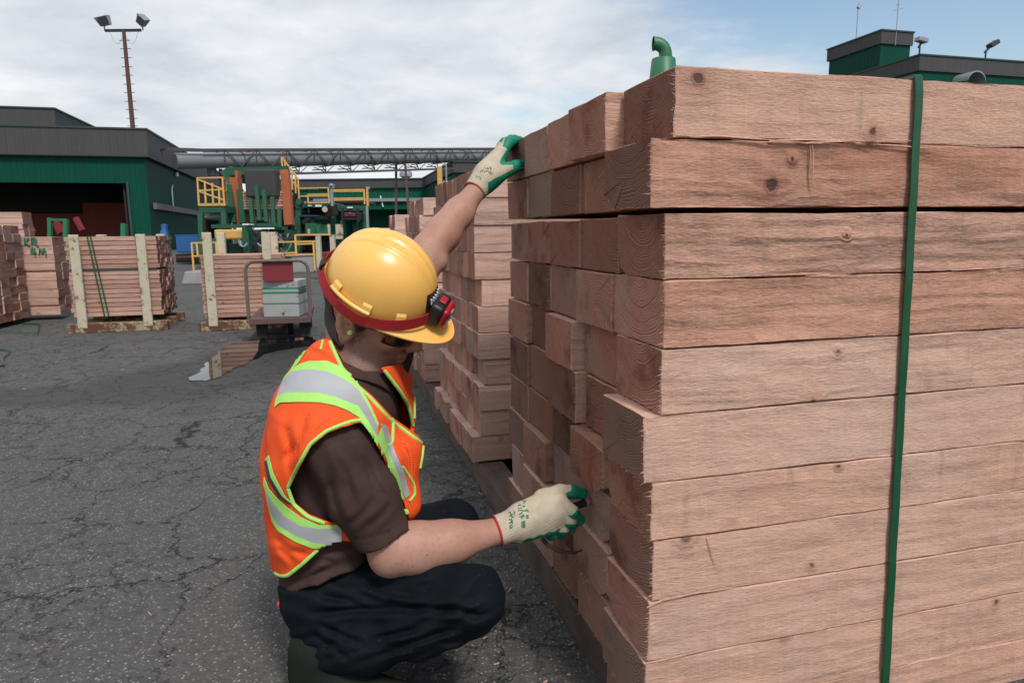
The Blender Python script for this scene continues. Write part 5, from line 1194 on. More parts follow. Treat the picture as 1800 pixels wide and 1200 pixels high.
    TC = [([(530, 1078), (575, 1076), (617, 1072), (703, 1069), (776, 1071), (820, 1075), (860, 1086)], .011, 6), ([(636, 1016), (681, 1042), (757, 1048)], .006, 5), ([(600, 1030), (660, 1056), (740, 1060)], .005, 5), ([(700, 1038), (790, 1022), (866, 998)], .0035, 5),
          ([(592, 1146), (636, 1124), (712, 1111), (760, 1104)], .006, 5), ([(643, 1135), (709, 1134), (776, 1115), (836, 1099)], .006, 5), ([(551, 1092), (617, 1124), (643, 1133)], .0065, 5), ([(660, 1150), (730, 1140), (800, 1120)], .005, 4), ([(540, 1110), (590, 1140), (620, 1165)], .005, 5),
          ([(770, 1088), (820, 1080), (862, 1060)], .005, 4), ([(760, 1095), (815, 1090), (868, 1072)], .004, 4), ([(560, 1048), (590, 1052), (640, 1060)], .005, 5), ([(620, 1000), (650, 1022), (700, 1030)], .005, 5)]
    tr = lambda p: base(p)+fold(p)+creases(TC, p)
    tr3 = tr
    M_all = [M_TROU]
    trousers = skin_obj('trousers', tr3, lo-[.0, .0, .0], [.12, 2.0, .62], .0042, M_all, person, W_ORG, 1)
    # belt line and pocket bits at the back
    for nm, pts, r, m_ in (('pocket_cloth', [J(501, 1041, 1.445), J(514, 1050, 1.430), J(534, 1064, 1.415)], [.006, .017, .005], M_GREYBOX), ('pink_tag', [J(492, 1057, 1.46), J(508, 1064, 1.44)], [.010, .008], None)):
        if m_ is None: q_ = NT('pink_plastic'); m_ = q_.fin((.75, .03, .06), .4)
        mb = MB(); mb.tube([tuple(p-W_ORG) for p in pts], r, 10, flat=.45); mb.build(nm, m_, person)
    # ---- boots
    for (A, B, Cc, D_) in ((Ran, J(556, 1180, 1.448), J(620, 1212, 1.425), J(705, 1232, 1.40)), (Lan, J(700, 1078, 1.72), J(760, 1090, 1.725), J(830, 1086, 1.735))):
        shaft = J(600, 1130, 1.425) if A is Ran else J(715, 1015, 1.72)
        f = smin([chain([shaft, A, B], [.044, .054, .050], .03), chain([B, Cc, D_], [.050, .046, .040], .03)], .03)
        zmin = lambda p: .004-p[:, 2]
        f2 = both(lambda p, f=f: f(p)+.003*vnoise(p, 20), zmin)
        sole = both(off(f, .006), lambda p: np.maximum(p[:, 2]-.030, .002-p[:, 2]))
        b_ = skin_obj('boot', f2, np.minimum.reduce([A, B, D_, shaft])-.08, np.maximum.reduce([A, B, D_, shaft])+.08, .0045, M_BOOT, person, W_ORG, 1)
        s_ = skin_obj('sole', sole, np.minimum.reduce([A, B, D_])-.08, np.maximum.reduce([A, B, D_])+.08, .0045, M_TYRE, b_, W_ORG, 1)
        s_.location = (0, 0, 0)
    # ---- shirt with sleeves and a collar
    sl_end = J(676, 944, 1.378); sl_dir = Rel-Rsh; sl_dir /= np.linalg.norm(sl_dir)
    slv = both(chain([Rsh, Rsh*.5+sl_end*.5, sl_end+sl_dir*.05], [.068, .0635, .0535], .03), half(sl_end-sl_dir*.002, sl_dir))
    slv = cut(slv, both(off(arm_R(), .003), half(sl_end-sl_dir*.03, -sl_dir)))
    slL = both(chain([Lsh, Lel], [.060, .054], .03), half(Lsh*.45+Lel*.55, Lel-Lsh))
    def sfold(p):
        u, v, d = topx(p); w = vnoise(p, 8)
        ks = np.exp(-(((u-600)/70)**2+((v-830)/80)**2)); kw = np.exp(-((v-1000-(560-u)*-.4)/40)**2)
        rd = np.clip(1-5*np.abs(vnoise(p @ _v([[1.5, .2, -.5], [.1, 1, .4], [.5, .2, .8]]), 8)), -.4, 1)
        return -.0032*rd+.0055*vnoise(p, 12)+.003*vnoise(p, 28)+.003*ks*np.sin((u*.9-v*.45)*.13+w*5)+.004*kw*np.sin((v*1.1+u*.35)*.16+w*6)
    hcut = polyd([(430, 1015), (470, 1030), (494, 1043), (515, 1042), (580, 1016), (645, 986), (700, 962), (900, 880), (900, 1300), (430, 1300)], .8, 2.2)
    hem = lambda p: -hcut(p)
    tshape = smin([both(torso_f(.004), hem), esweep([(J(580, 985, 1.54), lm(.1), .158, .100), (J(584, 1040, 1.54), lm(0), .174, .108)], .03)], .02)
    tshape = both(tshape, hem)
    nk_cut = polyd([(540, 520), (576, 596), (600, 638), (640, 664), (690, 676), (780, 640), (780, 400), (540, 400)], 1.0, 1.605)
    shirt_f = smin([tshape, slL], .03); 
    sf = lambda p: np.minimum(cut(shirt_f, nk_cut)(p), 1e9)
    allf = smin([sf, slv], .022)
    SC_ = [([(548, 797), (566, 786), (590, 777), (630, 770), (650, 774)], .0022, 2.5), ([(604, 950), (640, 946), (680, 936), (716, 918)], .0016, 2), ([(535, 997), (573, 972), (617, 966)], .006, 5), ([(530, 1008), (560, 985), (590, 985)], .006, 5), ([(500, 1026), (540, 1016), (600, 990)], .004, 4),
           ([(590, 800), (612, 838), (622, 890)], .004, 6), ([(640, 800), (656, 845), (682, 880)], .004, 6), ([(575, 830), (588, 880), (605, 930)], .0045, 6), ([(660, 870), (640, 900), (612, 925)], .004, 5), ([(690, 880), (672, 905), (640, 930)], .0035, 5), ([(630, 690), (655, 712), (690, 745)], .004, 5)]
    def shirt(p): return allf(p)+sfold(p)+creases(SC_, p)
    shirt_o = skin_obj('tshirt', shirt, lo, [.12, 2.05, 1.2], .0042, M_SHIRT, person, W_ORG, 1)
    col_n = np.array(hd((.0, 0, -.06)))-NECK; col_n /= np.linalg.norm(col_n)
    cpol = polyd([(540, 500), (572, 594), (598, 632), (640, 652), (690, 652), (780, 630), (780, 400), (540, 400)], .9, 1.9)
    cf = cut(both(chain([NECK-col_n*.06, NECK+col_n*.03], [.094, .072], .01), cut(both(half(NECK+col_n*.022, col_n), half(NECK-col_n*.05, -col_n)), chain([NECK-col_n*.08, NECK+col_n*.06], [.088, .060], .01))), cpol)
    coll = skin_obj('collar', cf, NECK-.14, NECK+.14, .0032, M_SHIRT, shirt_o, W_ORG, 1)
    hm = MB(); 
    # ---- high-visibility vest
    n = NT('orange_mesh'); c = n.coord('Object'); mu, mv = n.attr('cloth_u', 'GEOMETRY'), n.attr('cloth_v', 'GEOMETRY')
    pu, pv = n.m('MULTIPLY', mu, 2*math.pi/.0088), n.m('MULTIPLY', mv, 2*math.pi/.0075)
    hol = n.map(n.m('MULTIPLY', n.m('SINE', n.m('ADD', pu, pv)), n.m('SINE', n.m('SUBTRACT', pu, pv))), .05, .45)
    a = n.noise(c, 10, 4, .6)
    k = n.mix(n.map(a, .35, .7), (.98, .125, .026), (.90, .095, .020)); k = n.mix(n.m('MULTIPLY', hol, .62), k, (.30, .022, .008))
    M_OR = n.fin(k, .75, n.bump(hol, -.3, .0015, n.bump(a, .2, .01)), spec=.15)
    M_LIME = cloth('lime_binding', (.37, .74, .15), (.44, .76, .20), 600, 12, .8)
    n = NT('silver_tape'); c = n.coord('Object'); a = n.noise(c, 600, 2, .5); b = n.noise(c, 9, 4, .6, .5)
    M_SIL = n.fin(n.mix(b, (.33, .335, .35), (.47, .475, .485)), .42, n.bump(n.m('ADD', n.m('MULTIPLY', a, .2), b), .2, .006), metal=.15)
    n = NT('grazing_dark_tape'); M_BT = n.fin((.03, .03, .032), .6)  # darkness of the tape in grazing light, put into its colour
    vb = smin([torso_f(.018), cone(J(640, 742, 1.43), J(690, 800, 1.43), .045, .050), cone(J(690, 800, 1.43), J(706, 885, 1.44), .044, .030), cone(J(690, 715, 1.60), J(692, 800, 1.60), .040, .04)], .045)
    def vfold(p):
        w = vnoise(p, 7); u, v, d = topx(p)
        rd = np.clip(1-5*np.abs(vnoise(p @ _v([[1.2, .2, .5], [.1, 1, .2], [-.6, .2, .9]]), 6)), -.4, 1)
        return -.0028*rd+.007*vnoise(p, 9)+.003*vnoise(p, 24)+.0028*np.sin((u*.55+v*.8)*.06+w*6)
    VC = [([(500, 740), (512, 790), (508, 850)], .004, 7), ([(540, 725), (524, 775), (500, 815)], .0045, 7), ([(590, 725), (560, 742), (535, 770)], .004, 6), ([(480, 940), (510, 968), (548, 975)], .004, 6), ([(486, 960), (520, 990)], .0035, 5), ([(700, 770), (716, 800), (722, 840)], .004, 6), ([(690, 740), (712, 765), (735, 785)], .003, 5), ([(540, 615), (560, 622), (590, 640)], .003, 5)]
    vb2 = lambda p: vb(p)+vfold(p)+creases(VC, p)
    shell = lambda p: np.abs(vb2(p)-.004)-.0036
    arm_hole = polyd([(636, 742), (600, 752), (575, 762), (547, 785), (527, 822), (509, 858), (520, 884), (544, 903), (575, 915), (600, 921), (622, 930), (722, 925), (716, 905), (704, 868), (688, 838), (672, 800), (655, 768)], 1.0, 1.56)
    slit = polyd([(598, 950), (563, 962), (508, 1015), (486, 1012), (470, 1010), (470, 1120), (760, 1120), (748, 908), (728, 925), (700, 960)], 1.0, 1.60)
    vee = polyd([(572, 560), (584, 600), (604, 643), (628, 672), (655, 695), (690, 733), (745, 772), (742, 765), (724, 748), (718, 715), (700, 686), (668, 646), (700, 640), (718, 628), (770, 600), (770, 500), (572, 500)], 1.0, 1.575)
    bot = lambda p: -bcut(p)
    bcut = polyd([(430, 968), (462, 974), (472, 995), (486, 1009), (506, 1016), (530, 1030), (820, 1030), (820, 1300), (430, 1300)], .8, 2.2)
    far_hole = smin([cone(Lsh+(Lel-Lsh)*.1, Lel, .070, .10), polyd([(727, 590), (728, 650), (732, 690), (731, 740), (727, 764), (820, 764), (820, 590)], 1.47, 2.1)], .001)
    head_hole = cone(NECK-col_n*.02, NECK+col_n*.2, .074, .12)
    vf = both(shell, bot)
    for h_ in (arm_hole, slit, vee, far_hole, head_hole): vf = cut(vf, h_)
    vest = skin_obj('vest', vf, lo, [.12, 2.0, 1.25], .0034, M_OR, person, W_ORG, 1)
    V_, Q_ = skin_obj.last
    if len(vest.data.vertices) == len(V_):
        ax0, ax1 = J(580, 1060, 1.53), J(600, 690, 1.50); T_ = (ax1-ax0)/np.linalg.norm(ax1-ax0); rel = V_-ax0; hgt = rel @ T_
        fw = np.cross(lm(.5), T_); an = np.arctan2(rel @ lm(.5), -(rel @ fw) if (fw @ E1) > 0 else rel @ fw)
        for nm_, val in (('cloth_u', an*.165), ('cloth_v', hgt+.05*(rel @ E1))):
            at = vest.data.attributes.new(nm_, 'FLOAT', 'POINT'); at.data.foreach_set('value', val.astype(f4))
    bvh = BVHTree.FromPolygons([Vector(v) for v in V_], [tuple(int(i) for i in q) for q in Q_])
    def ray(u, v, tree=None):
        d = R3 @ np.array([(u-900)/F, -(v-600)/F, -1.0]); d = Vector(d).normalized(); h = (tree or bvh).ray_cast(Vector(C0), d)
        return h
    def patch(name, A, B, mat, par, nt=60, nw=6, lift=.0016, th=.0012, tree=None, dmax=9.0):
        """cloth strip sewn on: both long edges given, laid onto the surface beneath"""
        def res(pl, t):
            pl = np.array(pl, float); s = np.concatenate([[0], np.cumsum(np.linalg.norm(np.diff(pl, axis=0), axis=1))]); s /= s[-1]
            return np.array([np.interp(t, s, pl[:, 0]), np.interp(t, s, pl[:, 1])])
        grid = {}; mb = MB(); vs = []
        for i in range(nt+1):
            a, b = res(A, i/nt), res(B, i/nt)
            for j in range(nw+1):
                q = a+(b-a)*j/nw; h = ray(q[0], q[1], tree)
                if h[0] is None or (h[0]-Vector(C0)).length > dmax: continue
                nn = h[1] if h[1].dot(Vector(C0)-h[0]) > 0 else -h[1]
                grid[i, j] = (h[0]+nn*lift, h[0]+nn*(lift+th))
        vid = {}
        for k_, (p0, p1) in grid.items(): vid[k_] = len(vs); vs += [tuple(np.array(p0)-W_ORG), tuple(np.array(p1)-W_ORG)]
        fs = []
        lim = .035
        for i in range(nt):
            for j in range(nw):
                ks = [(i, j), (i+1, j), (i+1, j+1), (i, j+1)]
                if all(k_ in vid for k_ in ks) and max((grid[ks[a_]][0]-grid[ks[a_-1]][0]).length for a_ in range(4)) < lim:
                    fs.append(tuple(vid[k_]+1 for k_ in ks)); fs.append(tuple(vid[k_] for k_ in ks[::-1]))
        if not fs: return None
        par_ = list(range(len(vs)))               # keep the one connected piece of cloth
        def fd(i):
            while par_[i] != i: par_[i] = par_[par_[i]]; i = par_[i]
            return i
        for f_ in fs:
            for q in f_[1:]: par_[fd(q)] = fd(f_[0])
        top_f = fs[0::2]; rt = [fd(f_[0]) for f_ in top_f]; big = max(set(rt), key=rt.count)
        keep = [i for i, r_ in enumerate(rt) if r_ == big]; f2 = []; edges = {}
        for i in keep:
            a_ = top_f[i]; f2 += [fs[2*i], fs[2*i+1]]
            for p_, q_ in zip(a_, a_[1:]+a_[:1]): edges[p_, q_] = 1
        for (p_, q_) in edges:
            if (q_, p_) not in edges: f2.append((q_, p_, p_-1, q_-1))
        us = sorted({q for f_ in f2 for q in f_}); mp = {q: i for i, q in enumerate(us)}; vs = [vs[q] for q in us]; fs = [tuple(mp[q] for q in f_) for f_ in f2]
        mb.add(vs, fs, 0, True); return mb.build(name, mat, par)
    def trim(name, C, hw, mat, par, tree=None, lift=.0016, th=.0012):
        C = np.array(C, float); sg = np.concatenate([[0], np.cumsum(np.linalg.norm(np.diff(C, axis=0), axis=1))]); nt = max(8, int(sg[-1]/2.2)); t = np.linspace(0, sg[-1], nt)
        pts = []
        for q in zip(np.interp(t, sg, C[:, 0]), np.interp(t, sg, C[:, 1])):
            h = ray(q[0], q[1], tree)
            if h[0] is not None: pts.append(np.array(h[0]))
        if len(pts) < 3: return None
        pts = np.array(pts)
        if tree is None:
            dd = np.linalg.norm(pts-C0, axis=1)
            for _ in range(3):                    # drop rays that slipped past the edge of the cloth
                md = np.array([np.median(dd[max(0, i-4):i+5]) for i in range(len(dd))]); ok = np.abs(dd-md) < .02; pts, dd = pts[ok], dd[ok]
            for _ in range(6): pts[1:-1] = pts[1:-1]*.5+(pts[:-2]+pts[2:])*.25
        pts = pts+(C0-pts)/np.linalg.norm(C0-pts, axis=1)[:, None]*lift*.5
        r = hw/F*float(np.mean(np.linalg.norm(pts-C0, axis=1)))
        vs = []; k = len(pts)
        for i in range(k):
            T = pts[min(i+1, k-1)]-pts[max(i-1, 0)]; T /= np.linalg.norm(T)+1e-9; vw = C0-pts[i]; vw /= np.linalg.norm(vw); x_ = np.cross(T, vw); x_ /= np.linalg.norm(x_)+1e-9; y_ = np.cross(x_, T)
            for a_ in range(8): vs.append(pts[i]+x_*math.cos(a_*math.pi/4)*r+y_*math.sin(a_*math.pi/4)*min(r*.7, max(lift, .0008))-W_ORG)
        mb = MB(); mb.add(vs, [(i*8+j, i*8+(j+1) % 8, i*8+8+(j+1) % 8, i*8+8+j) for i in range(k-1) for j in range(8)]+[tuple(range(8))[::-1], tuple(range(k*8-8, k*8))], 0, True)
        return mb.build(name, mat, par)
    # over-shoulder stripe: lime, silver, lime
    T0 = [(503, 660), (524, 641), (545, 635), (575, 636), (598, 643), (618, 658), (628, 674)]
    top = [(502, 662), (515, 648), (528, 641), (545, 635), (575, 636), (600, 645), (622, 664), (632, 680), (650, 712), (664, 745)]
    s1 = [(497, 672), (512, 655), (527, 651), (548, 650), (575, 653), (600, 665), (618, 676), (630, 686), (648, 718), (662, 752)]
    s2 = [(487, 700), (500, 691), (527, 690), (560, 691), (590, 699), (612, 708), (630, 715), (638, 728), (650, 748), (663, 768)]
    bt = [(484, 716), (494, 708), (527, 707), (560, 708), (590, 714), (612, 723), (630, 734), (640, 745), (652, 762), (664, 782)]
    patch('lime_stripe', top, s1, M_LIME, vest, 70, 4); patch('reflective_stripe', s1, s2, M_SIL, vest, 70, 10); patch('lime_stripe', s2, bt, M_LIME, vest, 70, 4)
    # stripe running down the front panel
    patch('reflective_stripe', [(668, 745), (680, 790), (700, 835), (712, 875)], [(678, 748), (692, 790), (708, 825), (720, 868)], M_SIL, vest, 40, 4)
    patch('lime_stripe', [(662, 770), (672, 800), (690, 850), (700, 880)], [(669, 752), (681, 792), (701, 837), (711, 876)], M_LIME, vest, 40, 4)
    # waist band round the back
    u1 = [(466, 838), (474, 858), (486, 872), (505, 890), (530, 908), (560, 921), (592, 922)]; u2 = [(465, 850), (470, 863), (480, 880), (500, 905), (530, 923), (560, 928), (600, 926)]
    u3 = [(469, 868), (478, 900), (490, 922), (520, 940), (550, 952), (575, 956), (600, 953)]; u4 = [(473, 888), (480, 915), (490, 932), (520, 951), (550, 962), (575, 963), (602, 958)]
    patch('lime_stripe', u1, u2, M_LIME, vest, 50, 4); patch('reflective_stripe', u2, u3, M_SIL, vest, 50, 8); patch('lime_stripe', u3, u4, M_LIME, vest, 50, 4)
    # stripe down the far edge of the back; lower core blackened for grazing light
    patch('lime_stripe', [(524, 640), (540, 615), (560, 588)], [(512, 652), (530, 618), (552, 585)], M_LIME, vest, 30, 3); patch('stripe_core', [(521, 634), (538, 606), (556, 583)], [(517, 634), (533, 606), (552, 582)], M_SIL, vest, 30, 2, lift=.003)
    patch('lime_stripe', [(474, 800), (482, 832), (503, 872), (522, 890)], [(468, 806), (473, 842), (490, 868), (512, 882)], M_LIME, vest, 30, 3); patch('stripe_core', [(471, 808), (478, 838), (497, 870), (514, 884)], [(468, 812), (474, 842), (492, 872), (508, 884)], M_BT, vest, 30, 2, lift=.003)
    trim('lime_tab', [(569, 588), (567, 600), (564, 614)], 2.0, M_LIME, vest)
    # binding along every edge
    for C in ([(634, 738), (618, 740), (598, 747), (574, 757), (545, 780), (524, 818), (506, 856)], [(506, 858), (516, 886), (541, 908), (570, 919)], [(634, 738), (645, 748), (657, 766), (674, 780), (686, 784)],
              [(580, 600), (600, 645), (624, 675), (651, 699), (686, 738), (741, 778)], [(468, 990), (480, 1004), (494, 1012), (506, 1011), (530, 992), (558, 966)], [(744, 779), (742, 800), (738, 822)],
              [(676, 651), (704, 688), (719, 714), (726, 748)], [(724, 655), (728, 690), (728, 735)], [(672, 806), (690, 845), (706, 875), (716, 902)], [(674, 782), (684, 783), (690, 776), (691, 740), (688, 735)]):
        trim('binding', C, 3.0, M_LIME, vest, lift=.0026)
    # chest pocket edge with a pen clip
    trim('pocket_edge', [(708, 820), (718, 834), (728, 850), (730, 868), (720, 880)], 2.2, M_LIME, vest, lift=.004)
    # ---- gloves
    n = NT('knit_cotton'); c = n.coord('Object'); w = n.m('SINE', n.m('MULTIPLY', n.vm('DOT_PRODUCT', c, (.35, .25, 1.0)), 1900)); a = n.noise(c, 40, 4, .6); b = n.noise(c, 500, 3, .6)
    k = n.mix(n.map(a, .4, .7), (.56, .49, .37), (.46, .39, .29)); k = n.mix(n.map(w, -.2, .9, 0, .28), k, (.30, .24, .17)); k = n.mix(n.map(b, .45, .7, 0, .25), k, (.34, .28, .20))
    M_KNIT = n.fin(k, .95, n.bump(n.m('ADD', w, b), .4, .001), spec=.1)
    n = NT('green_rubber'); c = n.coord('Object'); a = n.noise(c, 60, 4, .6); M_RUB = n.fin(n.mix(a, (.003, .155, .082), (.006, .21, .115)), .55, n.bump(n.noise(c, 220, 4, .6), .3, .002), spec=.35)
    n = NT('red_edging'); M_RED = n.fin((.50, .035, .025), .8)
    to_cam = cam_ax(0, 0, 1)
    # right hand
    base, fing = hand_R(.0022, True); cuff = cone(J(873, 933, 1.454), J(915, 918, 1.468), .0320, .0300)
    wd = J(915, 918, 1.468)-J(873, 933, 1.454); wd /= np.linalg.norm(wd)
    gf = both(smin([hand_join(base, fing), cuff], .01), half(J(875, 932, 1.455), -wd))
    gf2 = lambda p: gf(p)+.0012*vnoise(p, 60)
    def matR(c):
        c = c.astype(f4); u, v, d = topx(c); o = np.zeros(len(c), int)
        dt = np.stack([fg(c) for fg in fing]+[base(c)-.001]); w_ = dt.argmin(0)
        # rubber: palm underside, far finger halves and tips
        lowp = v > 918+(u-920)*-.22+14*np.sin((u-900)*.09)*.2+ (d < 0)
        o[(u > 919) & (v > 949-(u-920)*.30+1.2*np.sin(u*.35)) & (w_ == 5)] = 1
        o[(w_ == 4) & (u > 980) & (v > 860+(1008-u)*.45)] = 1; o[(w_ == 4) & (u > 1004)] = 1
        o[(w_ == 0) & ((u-1012)*.75+(v-893)*.75 > 4)] = 1; o[(w_ == 0) & (v > 900-(u-985)*-.28) & (u < 1010)] = 1
        o[(w_ == 1) & ((v > 921) | (d > 1.515))] = 1; o[(w_ == 2) & ((v > 935) | (d > 1.515))] = 1; o[(w_ == 3) & ((v > 936) | (d > 1.515))] = 1
        o[(d > 1.512) & (u > 930)] = 1
        return o
    gR = skin_obj('glove', gf2, J(872, 930, 1.46)-.06, J(1000, 900, 1.5)+.075, .0017, [M_KNIT, M_RUB], person, W_ORG, 1, matR)
    VR, QR = skin_obj.last; tR = BVHTree.FromPolygons([Vector(v) for v in VR], [tuple(int(i) for i in q) for q in QR])
    def ring(name, c, ax, r, t, mat, par, fl=1.0):
        ax = Vector(ax).normalized(); x_ = ax.orthogonal().normalized(); y_ = ax.cross(x_); mb = MB()
        pts = [tuple(Vector(c)-Vector(W_ORG)+x_*r*math.cos(q)+y_*r*math.sin(q)) for q in np.linspace(0, 2*math.pi, 41)]; mb.tube(pts, t, 7, cap=False); return mb.build(name, mat, par)
    ring('cuff_edge', J(875, 932, 1.455), wd, .0322, .0021, M_RED, gR)
    def zp(x, y, sc=6.667, ox=840, oy=820): return (ox+x/sc, oy+y/sc)
    n = NT('green_print'); M_PRN = n.fin((.008, .15, .075), .8)
    strokes = [[(525, 400), (565, 405)], [(545, 403), (540, 432)], [(520, 455), (545, 470), (552, 455)], [(535, 520), (580, 500), (590, 530)], [(560, 508), (565, 525)], [(595, 572), (575, 566), (560, 575), (578, 585), (595, 590), (590, 602), (565, 600)],
               [(470, 465), (490, 440), (500, 455)], [(470, 490), (520, 478)], [(470, 515), (515, 505), (530, 515)], [(480, 560), (510, 545), (520, 520)], [(485, 580), (530, 590), (545, 570), (520, 560), (515, 610)], [(515, 640), (518, 712)], [(532, 632), (535, 712)], [(548, 630), (550, 712)],
               [(355, 540), (390, 530), (380, 560), (410, 555)], [(365, 585), (400, 560), (395, 600), (425, 580)], [(360, 620), (400, 610), (385, 645), (410, 630)], [(365, 665), (405, 640), (400, 680), (375, 690), (380, 725), (405, 700), (410, 690)], [(420, 520), (435, 545), (425, 560)]]
    for s_ in strokes: trim('printed_lettering', [zp(*q) for q in s_], 1.0, M_PRN, gR, tree=tR, lift=.0006, th=.0006)
    # left hand
    base2, fing2 = hand_L(.0022, True); wl = J(856, 310, 1.897)-J(834, 338, 1.870); wl /= np.linalg.norm(wl)
    cuff2 = cone(J(832, 337, 1.868), J(852, 312, 1.893), .0300, .0300)
    g2 = both(smin([hand_join(base2, fing2), cuff2], .012), half(J(834, 336, 1.872), -wl)); g22 = lambda p: g2(p)+.0012*vnoise(p, 60)
    def matL(c):
        c = c.astype(f4); u, v, d = topx(c); o = np.zeros(len(c), int); dt = np.stack([fg(c) for fg in fing2]+[base2(c)-.001]); w_ = dt.argmin(0)
        o[(w_ == 0) & (u > 889)] = 1; o[(w_ == 0) & (u > 882-(v-262)*.3)] = 1; o[(u > 879+(v-285)*.25) & (v < 290) & (v > 262) & (u-.62*(290-v) > 874)] = 1
        o[(w_ >= 1) & (w_ < 4) & (v < 250)] = 1; o[(w_ == 4) & (u > 902)] = 1; o[(w_ >= 4) & (v > 316-(u-866)*.52) & (u > 858)] = 1
        o[(d > 1.985)] = 1
        return o
    gL = skin_obj('glove', g22, J(860, 300, 1.9)-.11, J(890, 275, 1.98)+.12, .0019, [M_KNIT, M_RUB], person, W_ORG, 1, matL)
    VL, QL = skin_obj.last; tL = BVHTree.FromPolygons([Vector(v) for v in VL], [tuple(int(i) for i in q) for q in QL])
    ring('cuff_edge', J(834, 336, 1.872), wl, .0302, .0021, M_RED, gL)
    zl = lambda x, y: zp(x, y, 8.57, 800, 220)
    for s_ in ([(440, 640), (460, 650)], [(490, 635), (480, 665), (510, 660)], [(520, 640), (545, 645), (530, 660), (550, 668)], [(400, 680), (380, 705)], [(425, 670), (405, 705)], [(450, 690), (435, 715)], [(480, 680), (465, 700), (490, 695)], [(500, 705), (545, 750)], [(520, 690), (565, 740)], [(320, 755), (315, 785)], [(345, 770), (340, 795)], [(365, 775), (385, 790), (370, 810), (395, 820)]):
        trim('printed_lettering', [zl(*q) for q in s_], .7, M_PRN, gL, tree=tL, lift=.0006, th=.0006)
    build_headgear(person)
    return person
def build_headgear(person):
    hat_on = [True]
    def L(p):
        p = np.asarray(p, float)
        if hat_on[0]:                             # the hat sits pitched forward on the head
            a_ = math.radians(6); x_, z_ = p[0], p[2]-.058; p = np.array([x_*math.cos(a_)+z_*math.sin(a_), p[1], -x_*math.sin(a_)+z_*math.cos(a_)])
            b_ = math.radians(9); p = np.array([p[0], p[1]*math.cos(b_)+p[2]*math.sin(b_), .064+p[2]*math.cos(b_)-p[1]*math.sin(b_)])
        return tuple(hd(p)-W_ORG)
    n = NT('yellow_helmet_plastic'); c = n.coord('Object'); a = n.noise(c, 6, 4, .6); b = n.noise(c, 180, 3, .6); s = n.noise(n.vm('MULTIPLY', c, (1, 3, 1)), 55, 5, .7)
    k = n.mix(n.map(a, .4, .7), (.88, .50, .125), (.84, .455, .10)); k = n.mix(n.map(b, .71, .74, 0, .5), k, (.25, .13, .04)); k = n.mix(n.map(s, .60, .70, 0, .38), k, (.5, .3, .1))
    M_HAT = n.fin(k, n.map(s, .35, .7, .26, .42), n.bump(s, .04, .001), spec=.5, Coat_Weight=.15)
    # dome: rings from apex to rim; ridges along the crown
    cx, cz = .010, .060; A, Bw, Hh = .111, .099, .122; NU, NV = 144, 64; mb = MB(); vs = []
    def dome(th, ph, ex=0.0):                     # th: 0 at the front, turning to his right; ph: 0 apex .. pi/2 rim
        r = math.sin(ph)**.92; z = math.cos(ph)**.88 if ph < math.pi/2-1e-4 else 0.0
        x = math.cos(th)*r*(A if math.cos(th) > 0 else A*1.02); y = math.sin(th)*r*Bw
        rid = 0.0
        for y0, hgt in ((0, .0036), (.024, .0032), (-.024, .0032)):
            yy = y0*(1-.35*max(0, abs(x)/A-.2)); rid += hgt*math.exp(-((y-yy)/.0040)**2)
        env = max(0, 1-(max(0, abs(x)-.045)/.060)**2); rid *= env
        nn = np.array([x/A**2, y/Bw**2, z*Hh/Hh**2+.0001]); nn /= np.linalg.norm(nn)
        return np.array([cx+x, y, cz+z*Hh])+nn*(rid+ex)
    for i in range(NV+1):
        ph = (math.pi/2)*i/NV
        for j in range(NU): vs.append(dome(2*math.pi*j/NU, ph))
    nb = NV+1
    prof = [(.003, -.002, 0), (.007, -.0035, .3), (.010, -.0045, 1.0), (.010, -.0075, 1.0), (.006, -.0075, .3), (.0, -.006, 0), (-.002, -.002, 0)]
    for (o_, dz, vis) in prof:
        for j in range(NU):
            th = 2*math.pi*j/NU; p = dome(th, math.pi/2); fr = max(0, math.cos(th)); v_ = (fr**1.6)*.052*vis
            nn = np.array([math.cos(th)/A, math.sin(th)/Bw, 0]); nn /= np.linalg.norm(nn)
            q = p+nn*o_+np.array([v_, 0, dz-.013*(v_/.052)+.0]); q[1] *= 1-.10*(v_/.052); vs.append(q)
    rows = nb+len(prof); fs = []
    for i in range(rows-1):
        for j in range(NU): fs.append((i*NU+j, i*NU+(j+1) % NU, (i+1)*NU+(j+1) % NU, (i+1)*NU+j))
    # inner liner so the shell is closed underneath
    k0 = len(vs); vs += [dome(2*math.pi*j/NU, math.pi/2)*np.array([.97, .97, 1]) for j in range(NU)]
    fs += [((rows-1)*NU+j, (rows-1)*NU+(j+1) % NU, k0+(j+1) % NU, k0+j) for j in range(NU)]
    mb.add([L(v) for v in vs], fs, 0, True); hat = mb.build('hard_hat', M_HAT, person)
    # accessory slots at the sides
    for sgn in (1, -1):
        for th0, th1, w in ((.80, .98, .010), (1.42, 1.58, .012), (2.05, 2.22, .012)):
            m = MB(); pts = [dome(sgn*t, math.pi/2-.10, .002) for t in np.linspace(th0, th1, 6)]; pt2 = [dome(sgn*t, math.pi/2-.23, .001) for t in np.linspace(th0, th1, 6)]
            o1 = [dome(sgn*t, math.pi/2-.10, .0075) for t in np.linspace(th0, th1, 6)]; o2 = [dome(sgn*t, math.pi/2-.19, .0050) for t in np.linspace(th0, th1, 6)]
            v_ = [L(p) for p in pts+pt2+o1+o2]; f_ = []
            for i in range(5): f_ += [(12+i, 13+i, 19+i, 18+i), (i, i+1, 13+i, 12+i), (6+i, 7+i, 19+i, 18+i)]
            f_ += [(0, 6, 18, 12), (5, 11, 23, 17)]; m.add(v_, f_); m.build('accessory_slot', M_HAT, hat)
